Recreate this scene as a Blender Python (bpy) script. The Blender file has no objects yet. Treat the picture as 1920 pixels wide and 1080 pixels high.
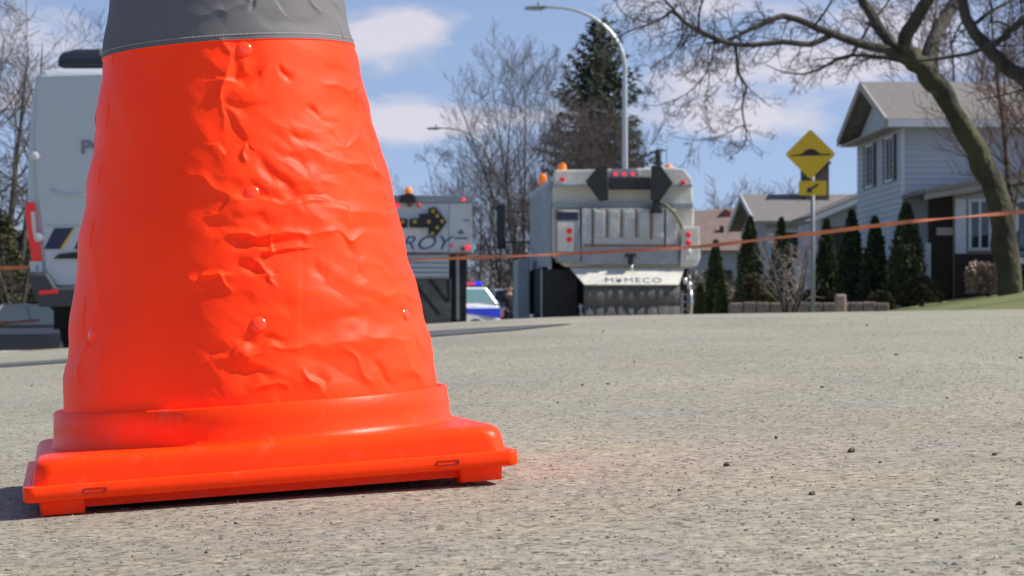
import bpy, math, random
import numpy as np
from mathutils import Vector, Matrix

# ------------------------------------------------------------------ camera, sky, sun, exposure
scn = bpy.context.scene
col = scn.collection
F = 4600.0                      # focal length in pixels of the 1920 wide photograph
cam_d = bpy.data.cameras.new("camera")
cam = bpy.data.objects.new("camera", cam_d)
col.objects.link(cam)
scn.camera = cam
cam_d.sensor_width = 36.0
cam_d.lens = 36.0 * F / 1920.0
cam_d.clip_start = 0.05
cam_d.clip_end = 3000.0
cam.location = (0, 0, 0)
cam.rotation_euler = (math.radians(90) + 60.0 / F, 0, 0)
cam_d.dof.use_dof = True
cam_d.dof.focus_distance = 2.0
cam_d.dof.aperture_fstop = 36.0

SUN_EL = math.radians(45)
SUN_AZ = math.radians(-1.5)       # from +x, negative turns towards the camera
S = Vector((math.cos(SUN_EL) * math.cos(SUN_AZ), math.cos(SUN_EL) * math.sin(SUN_AZ), math.sin(SUN_EL)))
sd = bpy.data.lights.new("sun", 'SUN')
sd.energy = 5.0
sd.angle = math.radians(0.5)
sd.color = (1.0, 0.95, 0.87)
sun = bpy.data.objects.new("sun", sd)
col.objects.link(sun)
sun.rotation_euler = S.to_track_quat('Z', 'Y').to_euler()

scn.view_settings.view_transform = 'Standard'
scn.view_settings.look = 'None'
scn.view_settings.gamma = 1.0
scn.view_settings.exposure = 0.25

world = bpy.data.worlds.new("World")
scn.world = world
world.use_nodes = True
wn, wl = world.node_tree.nodes, world.node_tree.links
wn.clear()


def W(kind, **kw):
    n = wn.new(kind)
    for k, v in kw.items():
        setattr(n, k, v)
    return n


def wmath(op, a, b=None, c=None):
    n = W('ShaderNodeMath', operation=op)
    for i, v in enumerate((a, b, c)):
        if v is None:
            continue
        if isinstance(v, (int, float)):
            n.inputs[i].default_value = v
        else:
            wl.new(v, n.inputs[i])
    return n.outputs[0]


tc = W('ShaderNodeTexCoord')
sx = W('ShaderNodeSeparateXYZ')
wl.new(tc.outputs['Generated'], sx.inputs[0])
dx, dy, dz = sx.outputs
zz = wmath('ADD', wmath('MULTIPLY', wmath('MAXIMUM', dz, 0.0), 0.85), 0.15)
cx = W('ShaderNodeCombineXYZ')
wl.new(dx, cx.inputs[0]); wl.new(dy, cx.inputs[1]); wl.new(zz, cx.inputs[2])
nm = W('ShaderNodeVectorMath', operation='NORMALIZE')
wl.new(cx.outputs[0], nm.inputs[0])
sky = W('ShaderNodeTexSky', sky_type='NISHITA')
sky.sun_disc = False
sky.sun_elevation = SUN_EL
sky.sun_rotation = math.atan2(S.x, S.y)
sky.air_density = 1.0
sky.dust_density = 0.3
sky.ozone_density = 2.0
wl.new(nm.outputs[0], sky.inputs[0])
# clouds: soft clusters at their bearings, broken up by noise
nz = W('ShaderNodeTexNoise')
nz.inputs['Scale'].default_value = 1.0
nz.inputs['Detail'].default_value = 7.0
nz.inputs['Roughness'].default_value = 0.55
mp = W('ShaderNodeVectorMath', operation='MULTIPLY')
wl.new(tc.outputs['Generated'], mp.inputs[0])
mp.inputs[1].default_value = (26, 26, 60)
wl.new(mp.outputs[0], nz.inputs['Vector'])
n2 = W('ShaderNodeTexNoise')
n2.inputs['Scale'].default_value = 1.0
n2.inputs['Detail'].default_value = 4.0
mp2 = W('ShaderNodeVectorMath', operation='MULTIPLY')
wl.new(tc.outputs['Generated'], mp2.inputs[0])
mp2.inputs[1].default_value = (5, 5, 11)
wl.new(mp2.outputs[0], n2.inputs['Vector'])
yy = wmath('MAXIMUM', dy, 0.05)
ta = wmath('DIVIDE', dx, yy)
te = wmath('DIVIDE', dz, yy)
field = wmath('MULTIPLY', n2.outputs['Fac'], 0.42)
for (px, py, rx, ry, amp) in [(790, 45, 95, 50, .5), (690, 80, 85, 42, .42), (820, 226, 110, 34, .5), (700, 215, 120, 40, .34),
                              (60, 120, 110, 120, .45), (1060, 205, 120, 40, .25), (1390, 228, 150, 34, .52), (1240, 170, 90, 40, .3),
                              (1330, 20, 240, 50, .38), (1560, 130, 260, 36, .48), (1750, 40, 220, 80, .38), (900, 150, 160, 30, .12)]:
    a0, e0 = (px - 960) / F, (600 - py) / F
    u = wmath('DIVIDE', wmath('SUBTRACT', ta, a0), rx / F * 1.25)
    v = wmath('DIVIDE', wmath('SUBTRACT', te, e0), ry / F * 1.25)
    r2 = wmath('ADD', wmath('MULTIPLY', u, u), wmath('MULTIPLY', v, v))
    g = wmath('MULTIPLY', wmath('POWER', 2.71828, wmath('MULTIPLY', r2, -1.0)), amp)
    front = wmath('GREATER_THAN', dy, 0.05)
    field = wmath('ADD', field, wmath('MULTIPLY', g, front))
dens = wmath('ADD', field, wmath('MULTIPLY', wmath('SUBTRACT', nz.outputs['Fac'], 0.5), 0.9))
mr = W('ShaderNodeMapRange')
mr.interpolation_type = 'SMOOTHSTEP'
mr.inputs['From Min'].default_value = 0.41
mr.inputs['From Max'].default_value = 0.78
mr.inputs['To Max'].default_value = 0.8
wl.new(dens, mr.inputs['Value'])
mix = W('ShaderNodeMix', data_type='RGBA')
wl.new(mr.outputs[0], mix.inputs['Factor'])
tint = W('ShaderNodeMix', data_type='RGBA', blend_type='MULTIPLY')
tint.inputs['Factor'].default_value = 1.0
wl.new(sky.outputs[0], tint.inputs[6])
tint.inputs[7].default_value = (1.36, 1.2, 1.22, 1)
wl.new(tint.outputs[2], mix.inputs[6])
mix.inputs[7].default_value = (6.7, 6.3, 6.8, 1)
bg = W('ShaderNodeBackground')
bg.inputs['Strength'].default_value = 0.1
wl.new(mix.outputs[2], bg.inputs['Color'])
wo = W('ShaderNodeOutputWorld')
wl.new(bg.outputs[0], wo.inputs[0])

# ------------------------------------------------------------------ helpers
rng = random.Random(7)
nrg = np.random.default_rng(11)
MATS = {}


def mat(name, color, rough=0.6, metal=0.0, spec=0.5, var=0.0, vscale=5.0, bump=0.0, bscale=40.0, color2=None, stretch=(1, 1, 1),
        coat=0.0, emit=None, estr=0.0, island=0.0, detail=5.0, alpha=1.0):
    if name in MATS:
        return MATS[name]
    m = bpy.data.materials.new(name)
    m.use_nodes = True
    nt = m.node_tree
    p = nt.nodes['Principled BSDF']
    p.inputs['Base Color'].default_value = (*color, 1)
    p.inputs['Roughness'].default_value = rough
    p.inputs['Metallic'].default_value = metal
    p.inputs['Specular IOR Level'].default_value = spec
    p.inputs['Coat Weight'].default_value = coat
    if coat:
        p.inputs['Coat Roughness'].default_value = 0.08
    if emit:
        p.inputs['Emission Color'].default_value = (*emit, 1)
        p.inputs['Emission Strength'].default_value = estr
    tcn = nt.nodes.new('ShaderNodeTexCoord')
    mpn = nt.nodes.new('ShaderNodeMapping')
    mpn.inputs['Scale'].default_value = stretch
    nt.links.new(tcn.outputs['Object'], mpn.inputs['Vector'])
    if var > 0 or color2:
        n = nt.nodes.new('ShaderNodeTexNoise')
        n.inputs['Scale'].default_value = vscale
        n.inputs['Detail'].default_value = detail
        n.inputs['Roughness'].default_value = 0.65
        nt.links.new(mpn.outputs[0], n.inputs['Vector'])
        r = nt.nodes.new('ShaderNodeValToRGB')
        r.color_ramp.elements[0].position = 0.32
        r.color_ramp.elements[1].position = 0.68
        c2 = color2 or tuple(min(1, c * (1 + var)) for c in color)
        c1 = color if color2 else tuple(c * (1 - var) for c in color)
        r.color_ramp.elements[0].color = (*c1, 1)
        r.color_ramp.elements[1].color = (*c2, 1)
        nt.links.new(n.outputs['Fac'], r.inputs[0])
        out = r.outputs[0]
        if island > 0:
            g = nt.nodes.new('ShaderNodeNewGeometry')
            hs = nt.nodes.new('ShaderNodeHueSaturation')
            ml = nt.nodes.new('ShaderNodeMapRange')
            ml.inputs['To Min'].default_value = 1 - island
            ml.inputs['To Max'].default_value = 1 + island
            nt.links.new(g.outputs['Random Per Island'], ml.inputs['Value'])
            nt.links.new(ml.outputs[0], hs.inputs['Value'])
            nt.links.new(out, hs.inputs['Color'])
            out = hs.outputs[0]
        nt.links.new(out, p.inputs['Base Color'])
    if bump > 0:
        b = nt.nodes.new('ShaderNodeTexNoise')
        b.inputs['Scale'].default_value = bscale
        b.inputs['Detail'].default_value = 4
        nt.links.new(mpn.outputs[0], b.inputs['Vector'])
        bn = nt.nodes.new('ShaderNodeBump')
        bn.inputs['Strength'].default_value = min(1.0, bump)
        bn.inputs['Distance'].default_value = 1.0 / bscale
        nt.links.new(b.outputs['Fac'], bn.inputs['Height'])
        nt.links.new(bn.outputs[0], p.inputs['Normal'])
    MATS[name] = m
    return m


class MB:
    def __init__(s):
        s.v, s.f = [], []

    def add(s, vs, fs):
        o = len(s.v)
        s.v.extend([tuple(v) for v in vs])
        s.f.extend([tuple(i + o for i in f) for f in fs])
        return s

    def box(s, x0, x1, y0, y1, z0, z1):
        vs = [(x, y, z) for x in (x0, x1) for y in (y0, y1) for z in (z0, z1)]
        return s.add(vs, [(0, 1, 3, 2), (4, 6, 7, 5), (0, 4, 5, 1), (2, 3, 7, 6), (0, 2, 6, 4), (1, 5, 7, 3)])

    def prism(s, pts, a0, a1, axis='y', top=None):
        """outline pts (two coordinates) swept along axis; top: optional second outline at a1"""
        n = len(pts)
        q = top or pts

        def P(p, a):
            if axis == 'y':
                return (p[0], a, p[1])
            if axis == 'x':
                return (a, p[0], p[1])
            return (p[0], p[1], a)
        vs = [P(p, a0) for p in pts] + [P(p, a1) for p in q]
        fs = [tuple(range(n))[::-1], tuple(range(n, 2 * n))] + [(i, (i + 1) % n, n + (i + 1) % n, n + i) for i in range(n)]
        return s.add(vs, fs)

    def cyl(s, c, r, h, axis='z', seg=20, r2=None):
        r2 = r if r2 is None else r2
        vs = []
        for k, (rr, a) in enumerate(((r, 0), (r2, h))):
            for i in range(seg):
                t = 2 * math.pi * i / seg
                p, q = rr * math.cos(t), rr * math.sin(t)
                if axis == 'z':
                    vs.append((c[0] + p, c[1] + q, c[2] + a))
                elif axis == 'y':
                    vs.append((c[0] + p, c[1] + a, c[2] + q))
                else:
                    vs.append((c[0] + a, c[1] + p, c[2] + q))
        fs = [tuple(range(seg)), tuple(range(seg, 2 * seg))] + [(i, (i + 1) % seg, seg + (i + 1) % seg, seg + i) for i in range(seg)]
        return s.add(vs, fs)

    def lathe(s, prof, c=(0, 0, 0), seg=32, axis='z'):
        vs = []
        n = len(prof)
        for r, a in prof:
            for i in range(seg):
                t = 2 * math.pi * i / seg
                p, q = r * math.cos(t), r * math.sin(t)
                if axis == 'z':
                    vs.append((c[0] + p, c[1] + q, c[2] + a))
                elif axis == 'y':
                    vs.append((c[0] + p, c[1] + a, c[2] + q))
                else:
                    vs.append((c[0] + a, c[1] + p, c[2] + q))
        fs = [(k * seg + i, k * seg + (i + 1) % seg, (k + 1) * seg + (i + 1) % seg, (k + 1) * seg + i) for k in range(n - 1) for i in range(seg)]
        return s.add(vs, fs)

    def ball(s, c, rx, ry, rz, seg=12, rings=8):
        prof = [(max(1e-4, math.sin(math.pi * k / rings)), -math.cos(math.pi * k / rings)) for k in range(rings + 1)]
        o = len(s.v)
        s.lathe(prof, (0, 0, 0), seg)
        for i in range(o, len(s.v)):
            v = s.v[i]
            s.v[i] = (c[0] + v[0] * rx, c[1] + v[1] * ry, c[2] + v[2] * rz)
        return s

    def tube(s, pts, rad, k=6, cap=True):
        pts = [Vector(p) for p in pts]
        n = len(pts)
        if isinstance(rad, (int, float)):
            rad = [rad] * n
        o = len(s.v)
        up = Vector((0.3, 0.9, 0.2)).normalized()
        for i, p in enumerate(pts):
            d = (pts[min(i + 1, n - 1)] - pts[max(i - 1, 0)])
            if d.length < 1e-9:
                d = Vector((0, 0, 1))
            d.normalize()
            a = d.cross(up)
            if a.length < 1e-3:
                a = d.cross(Vector((1, 0, 0)))
            a.normalize()
            b = d.cross(a)
            for j in range(k):
                t = 2 * math.pi * j / k
                q = p + (a * math.cos(t) + b * math.sin(t)) * rad[i]
                s.v.append((q.x, q.y, q.z))
        for i in range(n - 1):
            for j in range(k):
                s.f.append((o + i * k + j, o + i * k + (j + 1) % k, o + (i + 1) * k + (j + 1) % k, o + (i + 1) * k + j))
        if cap and k > 2:
            s.f.append(tuple(o + j for j in range(k))[::-1])
            s.f.append(tuple(o + (n - 1) * k + j for j in range(k)))
        return s

    def build(s, name, m, parent=None, smooth=False, bevel=0.0, loc=None):
        me = bpy.data.meshes.new(name)
        me.from_pydata(s.v, [], s.f)
        me.materials.append(m)
        if smooth:
            me.polygons.foreach_set('use_smooth', [True] * len(me.polygons))
        me.update()
        o = bpy.data.objects.new(name, me)
        col.objects.link(o)
        if parent:
            o.parent = parent
        if loc is not None:
            o.location = loc
        if bevel > 0:
            b = o.modifiers.new("bevel", 'BEVEL')
            b.width = bevel
            b.segments = 2
            b.limit_method = 'ANGLE'
        return o


def np_mesh(name, V, Fq, m, parent=None, smooth=True):
    me = bpy.data.meshes.new(name)
    me.from_pydata(V.tolist() if hasattr(V, 'tolist') else V, [], Fq.tolist() if hasattr(Fq, 'tolist') else Fq)
    me.materials.append(m)
    if smooth:
        me.polygons.foreach_set('use_smooth', [True] * len(me.polygons))
    me.update()
    o = bpy.data.objects.new(name, me)
    col.objects.link(o)
    if parent:
        o.parent = parent
    return o


def tag(o, label, cat, group=None):
    o['label'] = label
    o['category'] = cat
    if group:
        o['group'] = group
    return o


def struct(o, kind='structure'):
    o['kind'] = kind
    return o


def thing(name, label, cat, loc=(0, 0, 0), rz=0.0, group=None):
    o = bpy.data.objects.new(name, None)
    o.empty_display_size = 0.2
    col.objects.link(o)
    o.location = loc
    o.rotation_euler = (0, 0, rz)
    return tag(o, label, cat, group)


def text_mesh(name, body, size, m, parent, loc, rot=(math.pi / 2, 0, 0), shear=0.0, xscale=1.0, bold=0.0, extrude=0.002, outline=False, space=1.0):
    cu = bpy.data.curves.new(name, 'FONT')
    cu.body = body
    cu.size = size
    cu.space_character = space
    cu.shear = shear
    cu.offset = bold
    cu.extrude = extrude
    if outline:
        cu.fill_mode = 'NONE'
        cu.bevel_depth = outline
        cu.extrude = 0
    to = bpy.data.objects.new(name, cu)
    col.objects.link(to)
    dg = bpy.context.evaluated_depsgraph_get()
    me = bpy.data.meshes.new_from_object(to.evaluated_get(dg))
    bpy.data.objects.remove(to)
    me.materials.clear()
    me.materials.append(m)
    o = bpy.data.objects.new(name, me)
    col.objects.link(o)
    o.parent = parent
    o.location = loc
    o.rotation_euler = rot
    o.scale = (xscale, 1, 1)
    return o


def vnoise(x, y, seed=0):
    """smooth value noise on arrays"""
    xi, yi = np.floor(x).astype(int), np.floor(y).astype(int)
    fx, fy = x - xi, y - yi
    fx = fx * fx * (3 - 2 * fx)
    fy = fy * fy * (3 - 2 * fy)

    def h(a, b):
        n = (a * 374761393 + b * 668265263 + seed * 1442695) & 0xffffffff
        n = ((n ^ (n >> 13)) * 1274126177) & 0xffffffff
        return ((n ^ (n >> 16)) & 0xffff) / 65535.0
    return (h(xi, yi) * (1 - fx) + h(xi + 1, yi) * fx) * (1 - fy) + (h(xi, yi + 1) * (1 - fx) + h(xi + 1, yi + 1) * fx) * fy


def crumple(x, y, seed=0):
    """flat facets with sharp creases: linear interpolation over a jittered triangle lattice"""
    x = x + .55 * (vnoise(x * .9, y * .9, seed + 50) - .5)
    y = y + .55 * (vnoise(x * .9 + 7, y * .9, seed + 51) - .5)
    s = x + y * .5
    t = y
    xi, yi = np.floor(s).astype(int), np.floor(t).astype(int)
    fx, fy = s - xi, t - yi

    def h(a, b):
        n = (a * 374761393 + b * 668265263 + seed * 1442695) & 0xffffffff
        n = ((n ^ (n >> 13)) * 1274126177) & 0xffffffff
        return ((n ^ (n >> 16)) & 0xffff) / 65535.0
    h00, h10, h01, h11 = h(xi, yi), h(xi + 1, yi), h(xi, yi + 1), h(xi + 1, yi + 1)
    lo = h00 + (h10 - h00) * fx + (h01 - h00) * fy
    hi = h11 + (h01 - h11) * (1 - fx) + (h10 - h11) * (1 - fy)
    return np.where(fx + fy < 1, lo, hi)


# ------------------------------------------------------------------ ground profile (z of the eye = 0)
_Y = np.linspace(-5, 900, 9051)
_s = np.interp(_Y, [-5, 10.5, 19, 58, 85, 900], [.0123, .0123, -.0105, -.0105, 0.0, 0.0])
_Z0 = np.concatenate([[0], np.cumsum((_s[1:] + _s[:-1]) / 2 * np.diff(_Y))])
_Z0 += -.126 - np.interp(2.05, _Y, _Z0)
_X = np.linspace(-40, 40, 8001)
_c = np.where(np.abs(_X) < 2.5, .041 - .026 * np.tanh((_X - .15) / .45), np.nan)
_c = np.where(_X <= -2.5, np.interp(_X, [-40, -14, -8, -2.5], [0, 0, .02, .067]), _c)
_c = np.where(_X >= 2.5, np.interp(_X, [2.5, 5.5, 6.3, 12, 16, 40], [.015, .02, .16, .16, .02, 0]), _c)
_C = np.concatenate([[0], np.cumsum((_c[1:] + _c[:-1]) / 2 * np.diff(_X))])
_C -= np.interp(0, _X, _C)


def gz(x, y):
    return np.interp(y, _Y, _Z0) + np.interp(x, _X, _C)


def gzf(x, y):
    return float(gz(x, y))


def at(px, py, Y):
    """a point of the place at bearing (px,py) and distance Y"""
    return Vector(((px - 960) / F * Y, Y, (600 - py) / F * Y))
# ------------------------------------------------------------------ ground, road, lawn


def sheet(name, xs, ys, dz, m):
    X, Y = np.meshgrid(xs, ys)
    Z = gz(X, Y) + dz
    V = np.stack([X.ravel(), Y.ravel(), Z.ravel()], 1)
    nx, ny = len(xs), len(ys)
    i, j = np.meshgrid(np.arange(nx - 1), np.arange(ny - 1))
    a = (j * nx + i).ravel()
    Fq = np.stack([a, a + 1, a + nx + 1, a + nx], 1)
    return struct(np_mesh(name, V, Fq, m))


def road_material(name, base, dark, light, tone=1.0):
    m = bpy.data.materials.new(name)
    m.use_nodes = True
    nt = m.node_tree
    p = nt.nodes['Principled BSDF']
    p.inputs['Roughness'].default_value = 0.85
    p.inputs['Specular IOR Level'].default_value = 0.3
    L = nt.links
    tcn = nt.nodes.new('ShaderNodeTexCoord')

    def noise(scale, detail=3, rough=.6, st=(1, 1, 1)):
        mpn = nt.nodes.new('ShaderNodeMapping')
        mpn.inputs['Scale'].default_value = st
        L.new(tcn.outputs['Object'], mpn.inputs[0])
        n = nt.nodes.new('ShaderNodeTexNoise')
        n.inputs['Scale'].default_value = scale
        n.inputs['Detail'].default_value = detail
        n.inputs['Roughness'].default_value = rough
        L.new(mpn.outputs[0], n.inputs['Vector'])
        return n.outputs['Fac']

    def ramp(fac, stops):
        r = nt.nodes.new('ShaderNodeValToRGB')
        e = r.color_ramp.elements
        while len(e) < len(stops):
            e.new(0.5)
        for k, (pos, c) in enumerate(stops):
            e[k].position = pos
            e[k].color = (*c, 1)
        L.new(fac, r.inputs[0])
        return r.outputs[0]

    def mul(a, b, f=1.0):
        n = nt.nodes.new('ShaderNodeMix')
        n.data_type = 'RGBA'
        n.blend_type = 'MULTIPLY'
        n.inputs['Factor'].default_value = f
        L.new(a, n.inputs[6])
        L.new(b, n.inputs[7])
        return n.outputs[2]
    big = ramp(noise(1.6, 4, .6, (1, .45, 1)), [(.3, tuple(b * .84 for b in base)), (.7, tuple(b * 1.08 for b in base))])
    warm = ramp(noise(6, 3), [(.3, (.94, .95, .99)), (.7, (1.05, 1.02, .96))])
    vo = nt.nodes.new('ShaderNodeTexVoronoi')
    vo.inputs['Scale'].default_value = 215
    L.new(tcn.outputs['Object'], vo.inputs['Vector'])
    sp = nt.nodes.new('ShaderNodeSeparateColor')
    L.new(vo.outputs['Color'], sp.inputs[0])
    grain = ramp(sp.outputs[0], [(0, (.30, .30, .31)), (.12, (.78, .77, .76)), (.6, (1.0, 1.0, 1.0)), (.93, (1.12, 1.10, 1.06)), (1, (1.5, 1.47, 1.42))])
    speck = ramp(noise(120, 3, .7), [(.34, (.36, .35, .34)), (.45, (1, 1, 1))])
    mid = ramp(noise(32, 4, .7), [(.32, (.86, .86, .87)), (.62, (1.05, 1.05, 1.04))])
    c = mul(mul(mul(mul(big, warm), grain), speck), mid)
    L.new(c, p.inputs['Base Color'])
    b1 = nt.nodes.new('ShaderNodeBump')
    b1.inputs['Strength'].default_value = 0.6
    b1.inputs['Distance'].default_value = 0.0018
    L.new(noise(190, 5, .7), b1.inputs['Height'])
    b2 = nt.nodes.new('ShaderNodeBump')
    b2.inputs['Strength'].default_value = 0.5
    b2.inputs['Distance'].default_value = 0.006
    L.new(noise(30, 4, .6), b2.inputs['Height'])
    L.new(b2.outputs[0], b1.inputs['Normal'])
    L.new(b1.outputs[0], p.inputs['Normal'])
    return m


M_ROAD = road_material('road_asphalt', (.360, .338, .264), None, None)
M_SHADOW_STRIP = road_material('painted_shadow', (.115, .120, .128), None, None)  # darker road tone for the painted cast shadow
M_GRASS = mat('grass', (.13, .15, .04), .9, var=.4, vscale=1.3, color2=(.20, .21, .075), bump=.9, bscale=16, detail=9)
M_SOIL = mat('far_ground', (.13, .11, .07), .95, var=.3, vscale=.4, color2=(.20, .18, .11), bump=.6, bscale=6)
ysA = np.concatenate([np.linspace(-4, 30, 171), np.linspace(30.5, 100, 140), np.geomspace(102, 890, 30)])
xsA = np.concatenate([np.linspace(-300, -42, 20), np.linspace(-40, 40, 201), np.linspace(42, 300, 20)])
ground = sheet('ground', xsA, ysA, -.03, M_SOIL)
road = sheet('road', np.concatenate([np.linspace(-7.0, -2.6, 30), np.linspace(-2.5, 2.5, 161), np.linspace(2.6, 5.9, 23)]),
             np.concatenate([np.linspace(-3, 26, 233), np.linspace(26.5, 300, 200)]), 0.0, M_ROAD)
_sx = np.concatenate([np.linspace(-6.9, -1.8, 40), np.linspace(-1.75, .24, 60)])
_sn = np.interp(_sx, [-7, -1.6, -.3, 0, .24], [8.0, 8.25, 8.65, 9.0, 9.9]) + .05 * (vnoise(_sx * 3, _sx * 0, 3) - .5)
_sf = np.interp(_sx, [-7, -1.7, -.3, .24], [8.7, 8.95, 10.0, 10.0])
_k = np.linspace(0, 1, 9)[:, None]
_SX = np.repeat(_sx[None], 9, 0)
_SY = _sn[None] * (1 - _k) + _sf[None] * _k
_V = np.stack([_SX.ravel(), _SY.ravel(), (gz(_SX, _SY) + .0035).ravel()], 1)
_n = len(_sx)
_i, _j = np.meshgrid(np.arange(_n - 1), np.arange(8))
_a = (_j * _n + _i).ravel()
shadow_band = struct(np_mesh('shadow_strip', _V, np.stack([_a, _a + 1, _a + _n + 1, _a + _n], 1), M_SHADOW_STRIP))  # flat dark band laid on the road as a painted cast shadow
lawn = sheet('lawn', np.linspace(6.1, 40, 110), np.linspace(8, 180, 240), -.0, M_GRASS)
left_verge = sheet('verge', np.linspace(-40, -7.2, 90), np.linspace(4, 180, 240), 0.06, M_GRASS)
M_CONC = mat('kerb_concrete', (.36, .35, .32), .85, var=.15, vscale=3, bump=.3, bscale=60)
for xk in (5.92, -7.18):
    k = MB()
    ys = np.linspace(2, 180, 180)
    vs, fs = [], []
    for y in ys:
        z = gzf(xk, y)
        vs += [(xk, y, z - .2), (xk + .16, y, z - .2), (xk + .16, y, z + .13), (xk, y, z + .12)]
    for i in range(len(ys) - 1):
        for j in range(4):
            fs.append((i * 4 + j, i * 4 + (j + 1) % 4, (i + 1) * 4 + (j + 1) % 4, (i + 1) * 4 + j))
    k.add(vs, fs)
    struct(k.build('kerb', M_CONC))

# loose grit lying on the road close by: nobody could count it
N = 42000
yy_ = 1.15 + 9.5 * nrg.random(N) ** 1.7
xx_ = (nrg.random(N) - .5) * 2 * (.30 * yy_ + .25)
sz = (.0004 + .0008 * nrg.random(N) ** 3) * (1 + .08 * yy_)
zz_ = gz(xx_, yy_) + sz * .35
octv = np.array([(1, 0, 0), (0, 1, 0), (-1, 0, 0), (0, -1, 0), (0, 0, 1), (0, 0, -1)], float)
octf = np.array([(0, 1, 4), (1, 2, 4), (2, 3, 4), (3, 0, 4), (1, 0, 5), (2, 1, 5), (3, 2, 5), (0, 3, 5)])
jit = 1 + .5 * (nrg.random((N, 6, 1)) - .5)
ang = nrg.random(N) * 6.28
ca, sa = np.cos(ang), np.sin(ang)
V = octv[None] * jit
Vx = V[..., 0] * ca[:, None] - V[..., 1] * sa[:, None]
Vy = V[..., 0] * sa[:, None] + V[..., 1] * ca[:, None]
el = 1 + .6 * nrg.random(N)
V = np.stack([Vx * (sz * el)[:, None] + xx_[:, None], Vy * sz[:, None] + yy_[:, None], V[..., 2] * (sz * .7)[:, None] + zz_[:, None]], -1).reshape(-1, 3)
Fq = (octf[None] + (np.arange(N) * 6)[:, None, None]).reshape(-1, 3)
M_GRIT = mat('road_grit', (.17, .16, .14), .85, var=.1, vscale=90, color2=(.40, .37, .31), island=.45)
grit = np_mesh('road_grit', V, Fq, M_GRIT, smooth=False)
grit['kind'] = 'stuff'

# pebbles: the dark stones one can point at
M_PEB = mat('dark_stone', (.030, .027, .025), .7, var=.4, vscale=300, color2=(.09, .075, .06), bump=.5, bscale=500)
pebs = [(803, 911, 9, None), (443, 983, 9, 'small black stone on the road below the cone base'), (388, 1037, 9, 'black stone lowest in view on the grey road, well in front of the cone'),
        (1362, 874, 15, 'largest dark angular stone on the road to the right of the cone'), (1274, 921, 12, 'pointed black stone on the road just before the largest dark stone'),
        (1522, 929, 13, 'black wedge-shaped stone on the road, low and right of the largest dark stone'),
        (1756, 977, 15, 'brown blocky stone on the road, lowest of the big stones'), (1596, 848, 16, 'long flat dark chip on the road, right of the largest dark stone'),
        (1864, 854, 14, 'flat dark chip near the right edge of the road'), (1910, 947, 14, 'dark flake of gravel at the very right edge'),
        (1541, 727, 9, 'small black stone alone on the middle of the open road'), (1680, 666, 9, None), (1140, 721, 8, None), (1092, 723, 7, None),
        (1625, 611, 7, None), (1046, 756, 5, None), (1190, 680, 6, None), (1914, 672, 8, None), (1131, 622, 7, None), (60, 724, 6, None), (1398, 942, 7, None),
        (1776, 747, 6, None), (770, 965, 6, None), (1035, 970, 7, None), (1600, 976, 9, None), (1455, 823, 10, None), (1650, 868, 10, None), (1448, 896, 9, None)]
for px, py, w, lab in pebs:
    # walk out along the bearing until the road is met
    Yp = 1.2
    while Yp < 12 and gzf((px - 960) / F * Yp, Yp) < (600 - py) / F * Yp:
        Yp += .004
    r = w / F * Yp / 2
    b = MB()
    b.ball((0, 0, 0), 1, 1, 1, 9, 6)
    cell = {}
    sq, e2 = rng.uniform(.45, .8), rng.uniform(.6, 1.0)
    for i, v in enumerate(b.v):
        key = (round(v[0] * 1.6), round(v[1] * 1.6), round(v[2] * 1.6))
        if key not in cell:
            cell[key] = rng.uniform(.72, 1.18)
        j = cell[key]
        b.v[i] = (v[0] * j * r, v[1] * j * r * e2, max(v[2], -.55) * j * r * sq)
    X0 = (px - 960) / F * Yp
    o = b.build('pebble', M_PEB, loc=(X0, Yp, gzf(X0, Yp) + r * sq * .42))
    o.rotation_euler = (0, 0, rng.uniform(0, 6.28))
    tag(o, lab or 'tiny dark pebble lying loose on the pale grey road', 'pebble', 'dark pebbles on the road')

# ------------------------------------------------------------------ the traffic cone


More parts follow.
